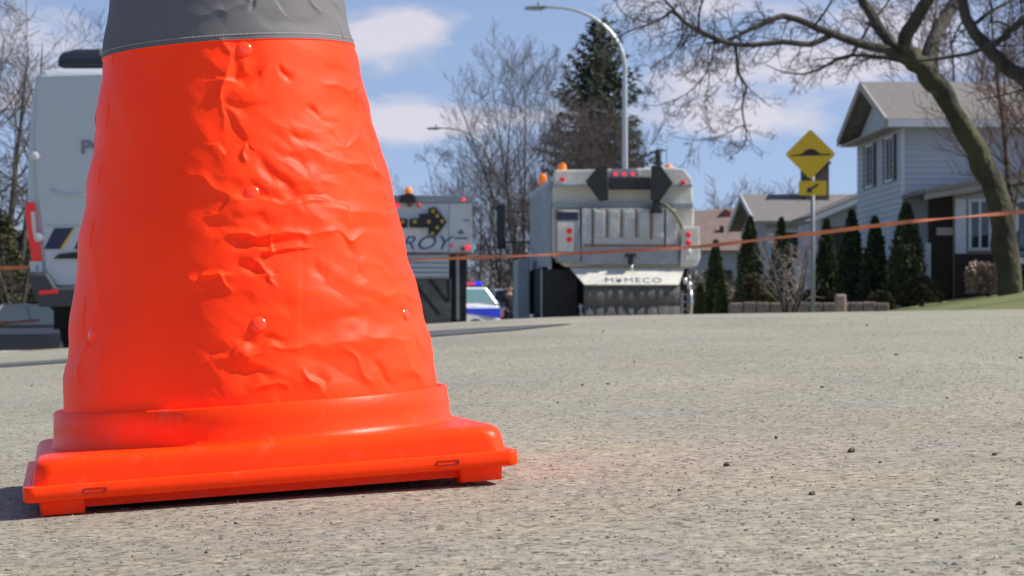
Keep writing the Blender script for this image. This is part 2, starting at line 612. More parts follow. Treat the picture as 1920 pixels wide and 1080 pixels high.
def hi_vis(name, rgb, rough, spec, sheen=0.0, bump=0.0, bscale=900, trans=0.0, coat=0.0, dust=0.0):
    m = bpy.data.materials.new(name)
    m.use_nodes = True
    nt = m.node_tree
    p = nt.nodes['Principled BSDF']
    p.inputs['Base Color'].default_value = (*rgb, 1)
    p.inputs['Roughness'].default_value = rough
    p.inputs['Specular IOR Level'].default_value = spec
    p.inputs['Coat Weight'].default_value = coat
    p.inputs['Coat Roughness'].default_value = .3
    tcn = nt.nodes.new('ShaderNodeTexCoord')
    n = nt.nodes.new('ShaderNodeTexNoise')
    n.inputs['Scale'].default_value = 14
    n.inputs['Detail'].default_value = 5
    nt.links.new(tcn.outputs['Object'], n.inputs['Vector'])
    r = nt.nodes.new('ShaderNodeValToRGB')
    r.color_ramp.elements[0].position = .3
    r.color_ramp.elements[1].position = .7
    r.color_ramp.elements[0].color = (rgb[0] * .93, rgb[1] * .86, rgb[2] * .9, 1)
    r.color_ramp.elements[1].color = (rgb[0], rgb[1] * 1.12, rgb[2] * 1.1, 1)
    nt.links.new(n.outputs['Fac'], r.inputs[0])
    src = r.outputs[0]
    if dust:
        dn = nt.nodes.new('ShaderNodeTexNoise')
        dn.inputs['Scale'].default_value = 38
        dn.inputs['Detail'].default_value = 9
        dn.inputs['Roughness'].default_value = .75
        nt.links.new(tcn.outputs['Object'], dn.inputs['Vector'])
        dr = nt.nodes.new('ShaderNodeMapRange')
        dr.inputs['From Min'].default_value = .56
        dr.inputs['From Max'].default_value = .74
        dr.inputs['To Max'].default_value = dust
        nt.links.new(dn.outputs['Fac'], dr.inputs['Value'])
        dm = nt.nodes.new('ShaderNodeMix')
        dm.data_type = 'RGBA'
        nt.links.new(dr.outputs[0], dm.inputs['Factor'])
        nt.links.new(src, dm.inputs[6])
        dm.inputs[7].default_value = (.42, .22, .15, 1)
        src = dm.outputs[2]
    nt.links.new(src, p.inputs['Base Color'])
    if bump:
        b = nt.nodes.new('ShaderNodeTexNoise')
        b.inputs['Scale'].default_value = bscale
        b.inputs['Detail'].default_value = 3
        nt.links.new(tcn.outputs['Object'], b.inputs['Vector'])
        bn = nt.nodes.new('ShaderNodeBump')
        bn.inputs['Strength'].default_value = bump
        bn.inputs['Distance'].default_value = .0006
        nt.links.new(b.outputs['Fac'], bn.inputs['Height'])
        nt.links.new(bn.outputs[0], p.inputs['Normal'])
    if trans:
        t = nt.nodes.new('ShaderNodeBsdfTranslucent')
        t.inputs['Color'].default_value = (min(1, rgb[0]), rgb[1] * .6, rgb[2] * .5, 1)
        mx = nt.nodes.new('ShaderNodeMixShader')
        mx.inputs[0].default_value = trans
        out = nt.nodes['Material Output']
        nt.links.new(p.outputs[0], mx.inputs[1])
        nt.links.new(t.outputs[0], mx.inputs[2])
        nt.links.new(mx.outputs[0], out.inputs[0])
    return m


M_CLOTH = hi_vis('orange_vinyl', (1.7, .072, .010), .42, .15, bump=.35, bscale=1400, trans=.08, dust=.12)
M_BASE = hi_vis('orange_plastic', (1.4, .058, .004), .36, .16, bump=.25, bscale=260, dust=.35)
M_BAND = mat('grey_reflective_band', (.165, .158, .156), .65, metal=0, spec=.10, var=.05, vscale=30, bump=.2, bscale=1200)
M_STUD = hi_vis('orange_stud', (1.7, .070, .010), .16, .6)
M_THREAD = mat('white_thread', (.6, .6, .58), .7)
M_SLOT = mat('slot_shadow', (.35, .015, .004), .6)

CX, CY, CZ = -.2135, 2.0575, gzf(-.2135, 2.0575) + .001
YAW, ROLL = .183, -.066
cone = thing('traffic_cone', 'big wrinkled orange fabric traffic cone with grey reflective band on the road', 'traffic cone', (CX, CY, CZ))
cone.rotation_euler = (Matrix.Rotation(ROLL, 4, 'Y') @ Matrix.Rotation(.009, 4, 'X') @ Matrix.Rotation(YAW, 4, 'Z')).to_euler()


def rrect(h, r, n=7):
    """rounded square of half side h"""
    pts = []
    for k, (sx_, sy_) in enumerate(((1, 1), (-1, 1), (-1, -1), (1, -1))):
        for i in range(n + 1):
            t = math.pi / 2 * (k + i / n)
            pts.append((sx_ * (h - r) + r * math.cos(t), sy_ * (h - r) + r * math.sin(t)))
    return pts


def stack_loops(loops, cap=(True, True)):
    b = MB()
    n = len(loops[0][0])
    for pts, z in loops:
        b.v += [(p[0], p[1], z) for p in pts]
    for k in range(len(loops) - 1):
        for i in range(n):
            b.f.append((k * n + i, k * n + (i + 1) % n, (k + 1) * n + (i + 1) % n, (k + 1) * n + i))
    if cap[0]:
        b.f.append(tuple(range(n))[::-1])
    if cap[1]:
        b.f.append(tuple((len(loops) - 1) * n + i for i in range(n)))
    return b


B = .1895
b = stack_loops([(rrect(B - .004, .006), .0105), (rrect(B - .001, .008), .0112), (rrect(B, .009), .0125), (rrect(B, .009), .0215), (rrect(B - .0010, .008), .0226),
                 (rrect(B - .0062, .013), .0227), (rrect(B - .0064, .013), .0218), (rrect(B - .0072, .0135), .0219), (rrect(B - .0076, .014), .0240), (rrect(B - .0086, .016), .032), (rrect(B - .0094, .017), .0365),
                 (rrect(B - .0112, .019), .0400), (rrect(B - .0145, .023), .0422), (rrect(B - .0200, .028), .0430)])
_o = b.build('base', M_BASE, cone, smooth=True)
_es = _o.modifiers.new('edges', 'EDGE_SPLIT')
_es.split_angle = math.radians(50)
for sx_ in (-1, 1):
    for sy_ in (-1, 1):
        f_ = stack_loops([(rrect(.0165, .003), 0.0), (rrect(.0175, .004), .0115)])
        o = f_.build('foot', M_BASE, cone, smooth=False, loc=(sx_ * (B - .029), sy_ * (B - .028), 0))
MB().box(-B + .035, B - .035, -B + .022, B - .022, .0035, .0106).build('underside', M_BASE, cone)
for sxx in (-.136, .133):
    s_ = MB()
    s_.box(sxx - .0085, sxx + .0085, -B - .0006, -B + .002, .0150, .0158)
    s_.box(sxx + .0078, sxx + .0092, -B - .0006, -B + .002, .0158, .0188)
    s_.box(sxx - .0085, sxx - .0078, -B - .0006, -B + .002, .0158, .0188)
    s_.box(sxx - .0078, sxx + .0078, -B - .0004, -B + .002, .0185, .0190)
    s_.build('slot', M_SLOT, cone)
# collar: a round upstanding ring on the base
RC = .1645
cp = [(RC + .004, .0415), (RC + .0022, .0440), (RC + .0006, .0470), (RC, .058), (RC - .0010, .0705), (RC - .0022, .0718), (RC - .0040, .0716), (RC - .0050, .0700), (RC - .0045, .0560)]
MB().lathe(cp, seg=160).build('collar', M_BASE, cone, smooth=True)

# sleeve
PXM = F / 2.045                 # pixels per metre at the cone
_h = np.array([.055, .069, .083, .137, .164, .213, .275, .324, .36, .405, .50, .60, .69])
_r = np.array([.1575, .1560, .1548, .1468, .1420, .1335, .1195, .1105, .1045, .0965, .078, .057, .036])


def px_h(py, px):
    return .0700 + (752 - (py + .072 * (px - 468))) / PXM


def creases():
    c = []

    def add(kind, a, w, *pts):
        c.append((kind, a, w, [(float(x), float(y)) for x, y in pts]))
    # kind r ridge, v valley, f fold (step); a amplitude in px, w width in px
    add('r', 5, 7, (418, 102), (432, 118), (424, 150), (412, 205), (418, 260))
    add('v', 7, 13, (432, 135), (440, 175), (470, 172), (470, 145))
    add('f', 5, 7, (400, 174), (432, 172), (455, 184), (478, 170), (482, 160))
    add('v', 5, 8, (415, 215), (440, 226), (480, 222))
    add('f', -5, 9, (412, 218), (436, 250), (462, 285))
    add('r', 6, 4, (458, 283), (457, 300), (464, 316))
    add('f', 5, 6, (406, 294), (425, 305), (440, 290), (456, 287))
    add('v', 7, 10, (485, 322), (505, 350), (535, 365), (560, 385))
    add('r', 5, 11, (365, 345), (400, 362), (430, 384), (445, 392))
    add('f', 5, 7, (400, 412), (430, 398), (445, 390), (520, 392), (580, 388))
    add('v', 6, 9, (442, 424), (470, 422), (498, 424))
    add('v', 5, 12, (400, 430), (440, 440), (520, 430))
    add('r', 6, 6, (420, 456), (470, 452), (515, 449), (560, 450))
    add('v', 8, 8, (440, 468), (500, 470), (556, 464))
    add('f', -7, 5, (478, 500), (495, 488), (520, 484), (560, 478))
    add('r', 5, 4, (509, 450), (510, 480), (513, 486))
    add('r', 6, 5, (366, 524), (380, 538), (395, 528), (412, 522), (420, 530), (432, 548))
    add('f', 6, 6, (392, 530), (415, 520), (455, 517), (480, 528), (505, 526))
    add('r', 6, 5, (478, 500), (492, 515), (505, 526), (509, 542))
    add('v', 6, 11, (440, 500), (460, 512), (485, 520))
    add('v', 4, 16, (450, 575), (500, 570), (550, 575))
    add('r', 6, 9, (446, 655), (470, 664), (510, 652), (556, 648))
    add('v', 6, 8, (448, 640), (480, 638), (530, 640))
    add('f', 5, 6, (408, 668), (430, 662), (444, 652))
    add('v', 5, 10, (455, 690), (480, 700), (500, 690))
    add('r', 6, 8, (440, 760), (455, 735), (480, 722), (520, 712), (540, 725))
    add('r', 6, 7, (395, 765), (425, 760), (430, 750))
    add('v', 6, 9, (520, 735), (540, 745), (535, 760))
    add('r', 4, 6, (560, 690), (572, 700), (590, 715), (600, 740))
    add('v', 5, 9, (590, 690), (602, 705), (598, 720))
    # the sunlit half: small dents and soft waves
    add('v', 5, 6, (518, 145), (528, 158), (535, 166))
    add('v', 5, 6, (575, 222), (585, 230))
    add('v', 6, 9, (538, 264), (555, 272), (570, 278))
    add('r', 4, 7, (612, 250), (628, 268), (640, 285), (655, 270), (660, 245))
    add('r', 4, 6, (650, 165), (665, 195), (690, 240), (700, 285))
    add('v', 4, 10, (660, 200), (680, 235), (688, 270))
    add('r', 4, 7, (600, 170), (640, 180), (665, 165))
    add('v', 4, 12, (615, 150), (650, 150), (670, 170))
    add('v', 4, 9, (500, 300), (530, 310), (560, 330))
    add('f', 3, 6, (560, 384), (600, 382), (640, 400), (650, 420))
    add('v', 5, 8, (620, 450), (640, 465), (655, 490), (662, 525))
    add('v', 4, 8, (585, 495), (590, 515), (600, 505))
    add('r', 4, 8, (560, 450), (600, 440), (640, 455), (680, 440))
    add('r', 5, 16, (560, 650), (620, 640), (700, 630), (760, 640))
    add('v', 5, 18, (580, 610), (660, 600), (740, 600))
    add('r', 5, 14, (600, 400), (680, 410), (740, 400))
    add('v', 4, 12, (640, 430), (700, 432), (750, 440))
    add('r', 4, 10, (690, 500), (720, 520), (760, 520))
    add('r', 4, 9, (700, 560), (730, 545), (770, 560))
    add('r', 5, 8, (640, 650), (665, 680), (690, 735))
    add('v', 5, 8, (690, 660), (700, 700), (730, 730))
    add('r', 5, 9, (740, 640), (755, 680), (790, 720))
    add('r', 4, 9, (630, 310), (680, 320), (725, 380))
    add('v', 4, 10, (640, 330), (690, 350), (720, 350))
    # grey band
    add('r', 5, 5, (438, 0), (450, 10), (458, 24))
    add('v', 5, 5, (468, 25), (466, 45))
    add('r', 5, 10, (380, 56), (420, 50), (450, 30))
    add('f', 4, 5, (512, 30), (525, 42), (530, 46))
    add('r', 4, 4, (585, 35), (590, 40), (570, 5))
    add('r', 3, 6, (600, 0), (630, 30), (650, 80))
    add('v', 3, 12, (480, 60), (540, 66), (600, 60))
    # shaded half: very shallow
    add('v', 3, 16, (210, 210), (230, 280), (215, 360))
    add('r', 3, 14, (180, 470), (200, 560), (180, 640))
    add('v', 4, 5, (178, 622), (176, 632), (180, 642))
    add('r', 3, 6, (170, 640), (160, 690), (168, 730))
    add('r', 3, 6, (205, 650), (200, 700), (205, 740))
    return c


NA, NH = 1100, 620
ths = np.linspace(-math.pi, math.pi, NA, endpoint=False)
# more rows in the seen part
hs = np.concatenate([np.linspace(.055, .43, NH - 60, endpoint=False), np.linspace(.43, .69, 60)])
TH, HH = np.meshgrid(ths, hs)
RR = np.interp(HH, _h, _r)
U = TH * RR
cxh = 470 - 46 * (HH - .07) / .29
PX = cxh + RR * PXM * np.sin(TH)
PY = 752 - (HH - .0700) * PXM - .072 * (PX - 468)
facing = np.cos(TH)
D = np.zeros_like(PX)
warpx = 14 * (vnoise(PX / 24, PY / 24, 5) - .5)
warpy = 14 * (vnoise(PX / 24, PY / 24, 6) - .5)
QX, QY = PX + warpx, PY + warpy
D_cr = np.zeros_like(PX)
for kind, amp, w, pts in creases():
    x0 = min(p[0] for p in pts) - 4 * w - 8; x1 = max(p[0] for p in pts) + 4 * w + 8
    y0 = min(p[1] for p in pts) - 4 * w - 8; y1 = max(p[1] for p in pts) + 4 * w + 8
    msk = (QX > x0) & (QX < x1) & (QY > y0) & (QY < y1) & (facing > .05)
    if not msk.any():
        continue
    qx, qy = QX[msk], QY[msk]
    best = np.full(qx.shape, 1e9)
    sgn = np.zeros(qx.shape)
    par = np.zeros(qx.shape)
    L = [math.hypot(pts[i + 1][0] - pts[i][0], pts[i + 1][1] - pts[i][1]) for i in range(len(pts) - 1)]
    T = sum(L)
    acc = 0
    for i in range(len(pts) - 1):
        (ax, ay), (bx, by) = pts[i], pts[i + 1]
        ex, ey = bx - ax, by - ay
        t = np.clip(((qx - ax) * ex + (qy - ay) * ey) / (L[i] ** 2 + 1e-9), 0, 1)
        ddx, ddy = qx - ax - t * ex, qy - ay - t * ey
        d = np.hypot(ddx, ddy)
        k = d < best
        best = np.where(k, d, best)
        sgn = np.where(k, np.sign(ex * ddy - ey * ddx), sgn)
        par = np.where(k, (acc + t * L[i]) / T, par)
        acc += L[i]
    taper = np.sqrt(np.clip(np.sin(np.pi * np.clip(par * .86 + .07, 0, 1)), 0, 1))
    if kind == 'r':
        q = np.exp(-np.abs(best / w) ** 1.3)
    elif kind == 'v':
        q = -np.exp(-(best / w) ** 2)
    else:
        s_ = best * sgn
        q = (s_ / w) * np.exp(-np.abs(s_ / w) * 1.1) * 1.5 + .4 * np.exp(-(s_ / (w * .6)) ** 2)
    D_cr[msk] += amp * taper * q
D += D_cr / PXM * .80
# cloth waviness: broad ripples, stronger on the sunlit half, faint on the smooth shaded half
env = .16 + .84 / (1 + np.exp(-(PX - 425) / 26))
env = np.where(facing > 0, env, .6)
su = np.where(facing > 0, PX / PXM, U)
n1 = vnoise(su / .040 + 9, HH / .026, 21) - .5
n2_ = vnoise(su / .017 + 3, HH / .013 + 5, 22) - .5
n3 = vnoise((su + HH * .7) / .085, (HH - su * .4) / .05, 23) - .5
ridge = 1 - np.abs(2 * vnoise((su + HH * .5) / .05, (HH - su * .2) / .028, 31) - 1)
c1 = crumple(su / .036 + 2.3, HH / .040 + .4, 61) - .5
c2 = crumple(su / .017 + 1.1, HH / .019 + 3, 62) - .5
c3 = crumple(su / .009 + 5, HH / .010 + 1, 63) - .5
rough_ = vnoise(su / .05, HH / .04, 77)
D += env * (.0008 * n1 + .0020 * n3 + .0030 * c1 + .0026 * c2 * np.clip(rough_ * 2 - .55, .08, 1.2) + .0011 * c3 * np.clip(rough_ * 3 - 1.4, 0, 1))
D += .0009 * np.sin(HH / .052 * 2 * np.pi + 4 * vnoise(U / .09, HH / .07, 4)) * (np.abs(facing) < .45)
# overlap of the sleeve: a flap edge right of the studs, 1.3 mm proud
edge = 556 + 3 * (vnoise(HH * 60, HH * 0, 8) - .5)
flap = 1 / (1 + np.exp((PX - edge) / 1.6)) * np.clip((PX - 300) / 120, 0, 1) * (facing > 0)
D += .0004 * (.0 + 1.4 * vnoise(HH / .02, HH * 0, 91)) * flap * np.clip((PX - 430) / (edge - 430), 0, 1) * np.clip((PY - 400) / 60, 0, 1)
# puckers round the studs
STUDS = [(455, 118), (470, 377), (483, 609), (757, 590), (181, 630)]
for sx_, sy_ in STUDS:
    rr = np.hypot((PX - sx_) / 20, (PY - sy_) / 18)
    D -= np.where(facing > 0, .0016 * np.exp(-rr ** 2), 0)
# quiet where the band's sewn hem is and where the collar grips
grip = np.clip((HH - .066) / .02, 0, 1)
D *= grip
STEP = .360
D += np.where(HH > STEP, .0009, 0)
RAD = RR + D
# local frame: th=0 looks at the camera
phi = TH - math.pi / 2 - YAW + .10
Vc = np.stack([RAD * np.cos(phi), RAD * np.sin(phi), HH], -1)


def cone_rows(name, j0, j1, m):
    V = Vc[j0:j1].reshape(-1, 3)
    nr = j1 - j0
    i, j = np.meshgrid(np.arange(NA), np.arange(nr - 1))
    a = (j * NA + i).ravel()
    bq = (j * NA + (i + 1) % NA).ravel()
    return np_mesh(name, V, np.stack([a, bq, bq + NA, a + NA], 1), m, cone)


jb = int(np.searchsorted(hs, STEP))
jt = int(np.searchsorted(hs, .505))
cone_rows('sleeve', 0, jb + 1, M_CLOTH)
cone_rows('reflective_band', jb, jt + 1, M_BAND)
cone_rows('upper_sleeve', jt, len(hs), M_CLOTH)
# machine stitching just above the hem
st = MB()
js = int(np.searchsorted(hs, STEP + .0042))
i = 0
while i < NA:
    if math.cos(ths[i]) > -.2:
        a, b2 = Vc[js, i], Vc[js, (i + 2) % NA]
        n_ = Vector((math.cos(phi[js, i]), math.sin(phi[js, i]), .3)) * .0004
        st.tube([Vector(a) + n_, Vector(b2) + n_], .00032, 4)
    i += 4
st.build('stitching', M_THREAD, cone)
# studs
for sx_, sy_ in STUDS:
    h = px_h(sy_, sx_)
    R_ = float(np.interp(h, _h, _r))
    th = math.asin(max(-.98, min(.98, (sx_ - (470 - 46 * (h - .07) / .29)) / (R_ * PXM))))
    ph = th - math.pi / 2 - YAW + .10
    jj = int(np.searchsorted(hs, h)); ii = int((th + math.pi) / (2 * math.pi) * NA)
    rr = RAD[jj, ii]
    r_s = .0066
    d = MB()
    d.lathe([(.0001, .0024), (.0022, .0023), (.0042, .0019), (.0056, .0012), (.0064, .0004), (.0066, -.0006), (.0060, -.0012), (.0058, -.004)], seg=28, axis='z')
    o = d.build('snap_button', M_STUD, cone, smooth=True)
    nrm = Vector((math.cos(ph), math.sin(ph), .22)).normalized()
    o.rotation_euler = nrm.to_track_quat('Z', 'Y').to_euler()
    o.location = (rr * math.cos(ph), rr * math.sin(ph), h)
    o.location += nrm * .0004
topcap = MB()
topcap.lathe([(.036, .688), (.036, .70), (.030, .712), (.018, .718), (.0005, .720)], seg=40)
topcap.build('cap', M_BASE, cone, smooth=True)
# ------------------------------------------------------------------ materials for vehicles and houses
M_WHITE = mat('white_paint', (.60, .62, .62), .35, var=.05, vscale=2, coat=.3)
M_VANW = mat('van_white_paint', (.50, .53, .55), .35, var=.03, vscale=1.5, coat=.25)
M_CREAM = mat('cream_paint', (.62, .59, .50), .5, var=.14, vscale=4, bump=.15, bscale=20, color2=(.70, .68, .60))
M_GREYP = mat('grey_paint', (.28, .31, .33), .5, var=.12, vscale=4)
M_SILVER = mat('worn_silver', (.42, .42, .40), .42, metal=.35, var=.25, vscale=5, bump=.2, bscale=12, color2=(.58, .57, .53))
M_BLUEG = mat('blue_grey_paint', (.31, .36, .40), .45, var=.12, vscale=3)
M_BLACK = mat('black_plastic', (.018, .018, .020), .55, var=.2, vscale=6)
M_RUBBER = mat('black_rubber', (.025, .025, .026), .85, var=.3, vscale=5, bump=.3, bscale=30)
M_FLAP = mat('dusty_rubber_curtain', (.060, .060, .058), .75, var=.4, vscale=2, color2=(.17, .17, .16), stretch=(.8, 1, 1.4), bump=.3, bscale=10)
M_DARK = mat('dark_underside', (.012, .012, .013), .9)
M_CHROME = mat('chrome', (.75, .75, .75), .2, metal=1.0)
M_RED = mat('red_lens', (.62, .02, .02), .25, emit=(1, .03, .03), estr=.12)
M_REDLIT = mat('lit_red_lens', (.8, .02, .03), .25, emit=(1, .05, .08), estr=.7)
M_CLEAR = mat('clear_lens', (.6, .6, .6), .15)
M_ORANGE = mat('orange_lens', (.85, .22, .02), .3, emit=(1, .25, .02), estr=.15)
M_BLUEL = mat('lit_blue_lens', (.02, .03, .8), .3, emit=(.01, .03, 1), estr=1.0)
M_NAVY = mat('navy_decal', (.02, .025, .07), .4)
M_YELLOW = mat('yellow_edge', (.75, .48, .04), .4)
M_BLUESTR = mat('blue_decal', (.03, .06, .62), .4)
M_TEXTG = mat('grey_lettering', (.10, .12, .16), .5)
M_TEXTB = mat('blue_grey_lettering', (.06, .09, .22), .5)
M_AMBER = mat('amber_lamp', (.42, .30, .03), .4)
M_RUST = mat('rust', (.22, .09, .04), .8, var=.4, vscale=14)
M_GLASS = mat('dark_glass', (.02, .03, .03), .06, spec=.8)
M_GLASSG = mat('green_glass', (.16, .30, .30), .12, spec=.9)
M_STEEL = mat('galvanised_steel', (.42, .44, .45), .4, metal=.6, var=.1, vscale=3)


def frame(px0, Y, yaw=0.0):
    """ground point and a function from bearings to local x,z on the plane at the origin"""
    X = (px0 - 960) / F * Y
    g = min(gzf(X, Y), gzf(X - .8, Y))
    def q(px, py, d=0.0):
        return ((px - 960) / F * (Y + d) - X, (600 - py) / F * (Y + d) - g)
    return (X, Y, g), q


def wheel(parent, c, r=.5, w=.28, axis='x', double=False):
    b = MB()
    prof = [(r * .56, 0), (r * .86, 0), (r * .97, w * .08), (r, w * .22), (r, w * .78), (r * .97, w * .92), (r * .86, w), (r * .56, w)]
    b.lathe(prof, (c[0] - w / 2, c[1], c[2]) if axis == 'x' else c, 28, axis)
    o = b.build('wheel', M_RUBBER, parent, smooth=True)
    rb = MB()
    rb.lathe([(r * .57, w * .1), (r * .5, w * .25), (r * .2, w * .2), (.001, w * .1)], (c[0] - w / 2, c[1], c[2]), 20, axis)
    rb.lathe([(r * .57, w * .9), (r * .5, w * .75), (r * .2, w * .8), (.001, w * .9)], (c[0] - w / 2, c[1], c[2]), 20, axis)
    rb.build('rim', M_STEEL, o, smooth=True)
    return o


# ------------------------------------------------------------------ street sweeper truck
loc, q = frame(1172, 43)
sw = thing('street_sweeper', 'cream and silver street sweeper truck seen from behind with two black arrowheads on its rear', 'sweeper truck', loc, .06)


def PL(pts, d=0):
    return [q(x, y, d) for x, y in pts]


body = [(1036, 480), (1036, 352), (1052, 318), (1262, 315), (1285, 318), (1300, 338), (1304, 400), (1304, 500), (1270, 505), (1060, 500)]
MB().prism(PL(body), .12, 4.6).build('hopper_body', M_CREAM, sw, bevel=.03)
b = MB()
b.prism(PL([(1040, 320), (1262, 314), (1283, 317), (1297, 335), (1299, 347), (1038, 348)]), -.04, .3)
b.build('roof_hood', M_CREAM, sw, bevel=.02)
b = MB(); b.prism(PL([(1036, 381), (1300, 381), (1300, 389), (1036, 389)]), .0, .2); b.prism(PL([(1036, 346), (1298, 346), (1298, 351), (1036, 351)]), -.07, .0)
b.build('ledge', M_GREYP, sw)
# ribbed side skin
b = MB()
xl = q(1036, 400)[0]
for i in range(11):
    y0 = .2 + i * .4
    b.box(xl - .10, xl - .002, y0, y0 + .2, q(0, 500)[1], q(0, 345)[1])
b.box(xl - .06, xl - .003, .15, 4.6, q(0, 505)[1], q(0, 335)[1])
b.build('side_panel', M_BLUEG, sw, bevel=.02)
# arrow board
for pts in ([(1095, 342), (1119, 313), (1136, 311), (1138, 376), (1122, 379)], [(1218, 312), (1236, 311), (1259, 344), (1235, 378), (1217, 376)]):
    MB().prism(PL(pts), -.30, -.22).build('arrowhead', M_BLACK, sw, bevel=.015)
b = MB(); b.prism(PL([(1139, 334), (1217, 334), (1217, 357), (1139, 357)]), -.26, -.20)
b.build('arrow_board_bar', M_BLACK, sw, bevel=.01)
b = MB(); b.prism(PL([(1146, 317), (1193, 317), (1193, 333), (1146, 333)]), -.12, -.045)
lp = b.build('light_plate', M_GREYP, sw)
for x in (1152, 1168.5, 1185):
    c = q(x, 327)
    MB().cyl((c[0], -.15, c[1]), .034, .035, 'y', 14).build('marker_light', M_REDLIT, lp)
MB().prism(PL([(1195, 318), (1218, 318), (1218, 332), (1195, 332)]), -.10, -.045).build('cream_plate', M_CREAM, sw)
b = MB(); p_ = q(1229, 376); b.box(p_[0] - .05, p_[0] + .05, -.24, -.05, q(0, 398)[1], q(0, 372)[1]); b.box(p_[0] - .10, p_[0] + .10, -.2, -.03, q(0, 400)[1], q(0, 392)[1])
b.build('arrow_bracket', M_BLACK, sw)
for x, y in ((1054, 337), (1281, 342)):
    c = q(x, y)
    MB().lathe([(.001, -.03), (.03, -.022), (.042, 0), (.042, .03)], (c[0], -.07, c[1]), 16, 'y').build('marker_light', M_RED, sw)
for x, y, d in ((1072, 311, 3.0), (1038, 331, 3.5), (1258, 313, .6)):
    c = q(x, y, d)
    bb = MB(); bb.lathe([(.085, -.16), (.085, -.06), (.08, .0), (.05, .05), (.001, .06)], (c[0], d, c[1]), 18)
    bb.build('beacon', M_ORANGE, sw, smooth=True)
b = MB(); c = q(1247, 318, 2.0); b.tube([(c[0], 2, c[1] - .5), (c[0], 2, c[1] + .25), (c[0] + .02, 2.02, c[1] + .36)], .055, 12)
b.build('exhaust_pipe', M_BLACK, sw, smooth=True)
b = MB(); c = q(1268, 315, 3); b.tube([(c[0], 3, c[1] - .3), (c[0] + .01, 3, c[1] + .42)], .006, 5); b.build('antenna', M_BLACK, sw)
# tail light cabinets
for pts, inner, xs_, top, nm_ in (([(1040, 396), (1085, 396), (1088, 480), (1084, 492), (1043, 492)], [(1044, 417), (1074, 417), (1074, 472), (1044, 472)], 1066, 434, 'tail_cabinet'),
                                  ([(1279, 425), (1311, 425), (1313, 484), (1305, 499), (1275, 499)], [(1284, 430), (1308, 430), (1308, 488), (1284, 488)], 1290, 440, 'tail_cabinet')):
    cab = MB().prism(PL(pts), -.10, .5).build(nm_, M_GREYP if xs_ < 1200 else M_CREAM, sw, bevel=.012)
    MB().prism(PL(inner), -.125, -.098).build('lamp_plate', M_CREAM, cab)
    for k in range(3):
        c = q(xs_, top + k * 15.5)
        lm = MB(); lm.lathe([(.001, -.025), (.04, -.018), (.052, 0), (.052, .03)], (c[0], -.13, c[1]), 18, 'y')
        lm.build('tail_lamp', M_RED if k < 2 else M_CLEAR, cab, smooth=True)
b = MB(); b.prism(PL([(1042, 399), (1083, 399), (1083, 413), (1042, 413)]), -.115, -.098); b.build('dark_strip', M_NAVY, sw)
b = MB(); b.prism(PL([(1060, 398), (1083, 398), (1083, 394), (1040, 394)]), -.12, .4); b.build('cabinet_lid', M_CREAM, sw)
# ribbed hopper door
door = MB().prism(PL([(1090, 391), (1266, 391), (1270, 470), (1268, 492), (1092, 492), (1089, 470)]), -.10, .15).build('hopper_door', M_SILVER, sw, bevel=.015)
for x, w, m_, y1 in ((1110, 3, M_BLACK, 492), (1137, 3, M_RUST, 446), (1164, 3, M_RUST, 446), (1192, 3, M_RUST, 446), (1220, 3.6, M_RUST, 450), (1246, 3, M_BLACK, 492)):
    MB().prism(PL([(x - w / 2, 392), (x + w / 2, 392), (x + w / 2, y1), (x - w / 2, y1)]), -.108, -.097).build('door_slot', m_, door)
for x0, x1 in ((1114, 1133), (1141, 1160), (1168, 1188), (1196, 1216), (1224, 1243)):
    bb = MB(); bb.prism(PL([(x0, 396), (x1, 396), (x1, 447), (x0, 447)]), -.135, -.099); bb.build('door_rib', M_SILVER, door, bevel=.02)
MB().prism(PL([(1092, 459), (1268, 459), (1268, 462), (1092, 462)]), -.14, -.099).build('rust_strip', M_RUST, door)
b = MB(); b.prism(PL([(1090, 464), (1270, 464), (1270, 495), (1090, 495)]), -.112, -.1); b.build('door_shade_band', M_GREYP, sw)  # grey panel put in as the shaded band of the silver door
b = MB(); c = q(1181, 478); b.box(c[0] - .10, c[0] + .10, -.22, -.11, c[1] - .03, c[1] + .02); b.box(c[0] - .04, c[0] + .04, -.2, -.11, c[1] - .18, c[1])
b.build('latch', M_BLACK, sw, bevel=.01)
MB().ball((q(1181, 503)[0], -.36, q(0, 503)[1]), .03, .03, .06).build('hitch_ball', M_CHROME, sw, smooth=True)
b = MB(); b.tube([(*q(1232, 380),), ] and [(q(1232, 380)[0], -.1, q(0, 380)[1]), (q(1246, 384)[0], -.16, q(0, 384)[1]), (q(1262, 398)[0], -.16, q(0, 398)[1]), (q(1274, 418)[0], -.1, q(0, 418)[1]), (q(1280, 428)[0], -.02, q(0, 428)[1])], .028, 8)
b.build('hose', mat('olive_hose', (.16, .17, .08), .6), sw, smooth=True)
